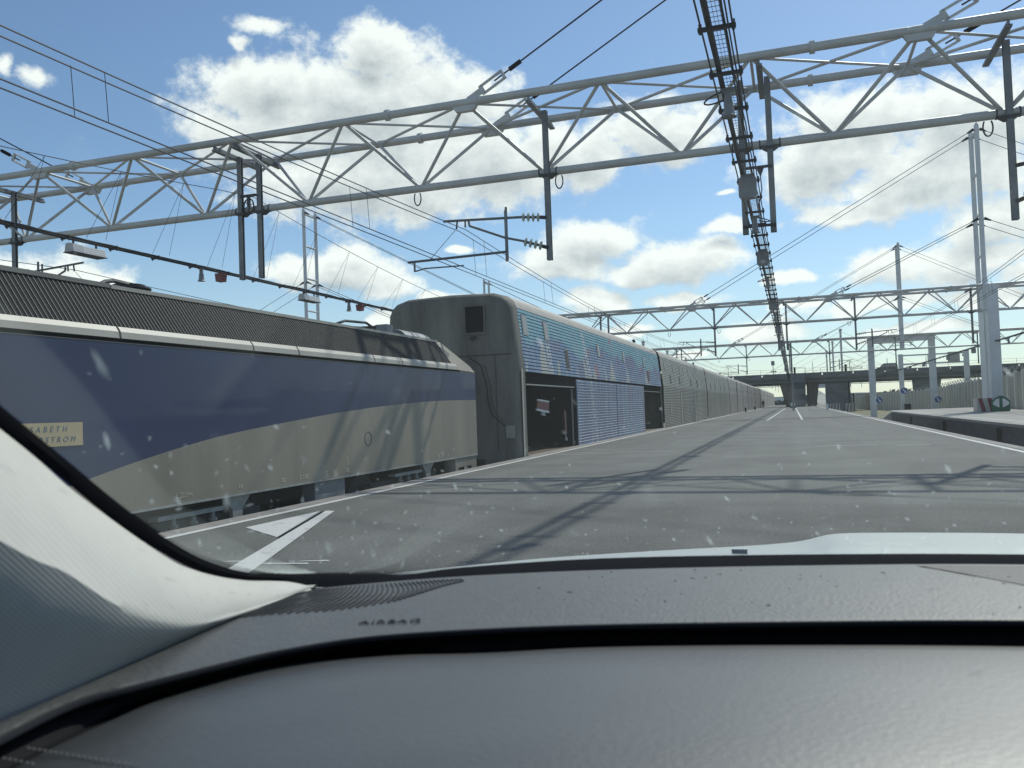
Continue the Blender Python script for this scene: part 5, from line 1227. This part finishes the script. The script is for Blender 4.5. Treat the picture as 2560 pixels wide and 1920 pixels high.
MB().box(-.56, .96, -1.9, .0, 1.585, 1.62).box(-.56, .96, 0, .12, 1.585, 1.60).build('roof', mat('headliner', (.35, .35, .34), .9), car)
MB().box(-.60, -.505, -1.9, .33, .35, 1.035).box(.905, 1.0, -1.9, .60, .35, 1.035).build('door_panel', m_trimlow, car)
MB().box(-.56, -.52, -.75, -.65, 1.0, 1.59).box(.92, .96, -.75, -.65, 1.0, 1.59).build('door_pillar', m_trimlow, car)
MB().box(-.56, .96, -1.95, -1.88, .35, 1.6).build('tailgate', m_trimlow, car)
MB().box(-.6, 1.0, -1.9, .9, .30, .35).build('floor', m_trimlow, car)
dl = [(-.62, .30, 1.045), (-.56, .40, 1.047), (-.545, .462, 1.045), (-.542, .490, 1.042), (-.520, .482, 1.035), (-.495, .455, 1.028)]
b = MB(); cc = cr(dl, 5)
for p, q in zip(cc, cc[1:]): b.tube(p, q, .010, 12)
b.build('door_top_trim', m_trimlow, car, smooth=True)
MB().grid([[(-.62, .2, 1.03), (-.56, .40, 1.035), (-.53, .47, 1.03), (-.49, .46, 1.02)], [(-.42, .1, .99), (-.40, .25, 1.00), (-.405, .33, 1.01), (-.41, .36, 1.03)]]).build('door_upper', m_trimlow, car, smooth=True)
MB().grid([[(-.62, .36, 1.12), (-.60, .62, 1.11), (-.51, .80, 1.05)], [(-.60, .30, 1.0), (-.50, .46, 1.03), (-.45, .62, 1.04)]]).build('door_mirror_base', m_trimlow, car)
for k in range(20):
    t = k / 19; x = lerp(-.416, -.336, t); y = lerp(.367, .362, t)
    o = MB().bar((x, y, 1.0712), (x + .0020, y - .0004, 1.0712), .0011, .0007).build('stitch', m_stitch, car)
for k in range(6):
    o = MB().bar((-.417 + .0045 * k, .3525 - .0004 * k, 1.0712), (-.415 + .0045 * k, .352 - .0004 * k, 1.0712), .0011, .0007).build('stitch', m_stitch, car)
# bonnet
bx = [(-.80, 1.20), (-.72, 1.40), (-.623, 1.537), (-.506, 1.662), (-.396, 1.732), (-.25, 1.80), (-.113, 1.857), (-.03, 1.905), (.016, 1.945), (.076, 2.01), (.2, 2.035), (.45, 2.043), (.75, 2.0), (.95, 1.88), (1.1, 1.62), (1.18, 1.3)]
bc = cr([(x, y, 0) for x, y in bx], 4); br_ = []
def bulge(x): t = min(max((x + .02) / .10, 0), 1); t2 = min(max((.62 - x) / .12, 0), 1); return .0 + .010 * (t * t * (3 - 2 * t)) * (t2 * t2 * (3 - 2 * t2))
for t in (0, .15, .3, .45, .6, .72, .82, .9, .96, 1.0):
    br_.append([(p.x, lerp(1.12, p.y, t), 1.000 - .052 * t * t - .004 * ((p.x - .2) / .8) ** 2 + bulge(p.x) * (1 - .5 * t)) for p in bc])
for dy, dz in ((.03, -.006), (.07, -.022), (.12, -.06), (.16, -.13), (.18, -.35)):
    br_.append([(p.x * (1 + .25 * dy), p.y + dy, .948 + dz - .004 * ((p.x - .2) / .8) ** 2 + bulge(p.x) * .5) for p in bc])
MB().grid(br_).build('bonnet', m_bonnet, car, smooth=True)
MB().box(-.66, 1.06, .98, 1.13, .86, .985).build('cowl', m_cowl, car)
MB().box(-.86, -.78, -.2, 1.4, .3, .93).box(1.18, 1.24, -.2, 1.4, .3, .93).build('wing', m_bonnet, car)
MB().box(-.078, -.060, 1.042, 1.050, 1.0705, 1.0765).build('washer_jet', m_signw, car)
for x, y in ((-.62, 1.55), (1.0, 1.55), (-.62, -1.3), (1.0, -1.3)):
    MB().tube((x - .1, y, .32), (x + .1, y, .32), .32, 24).build('wheel', m_rubber, car)
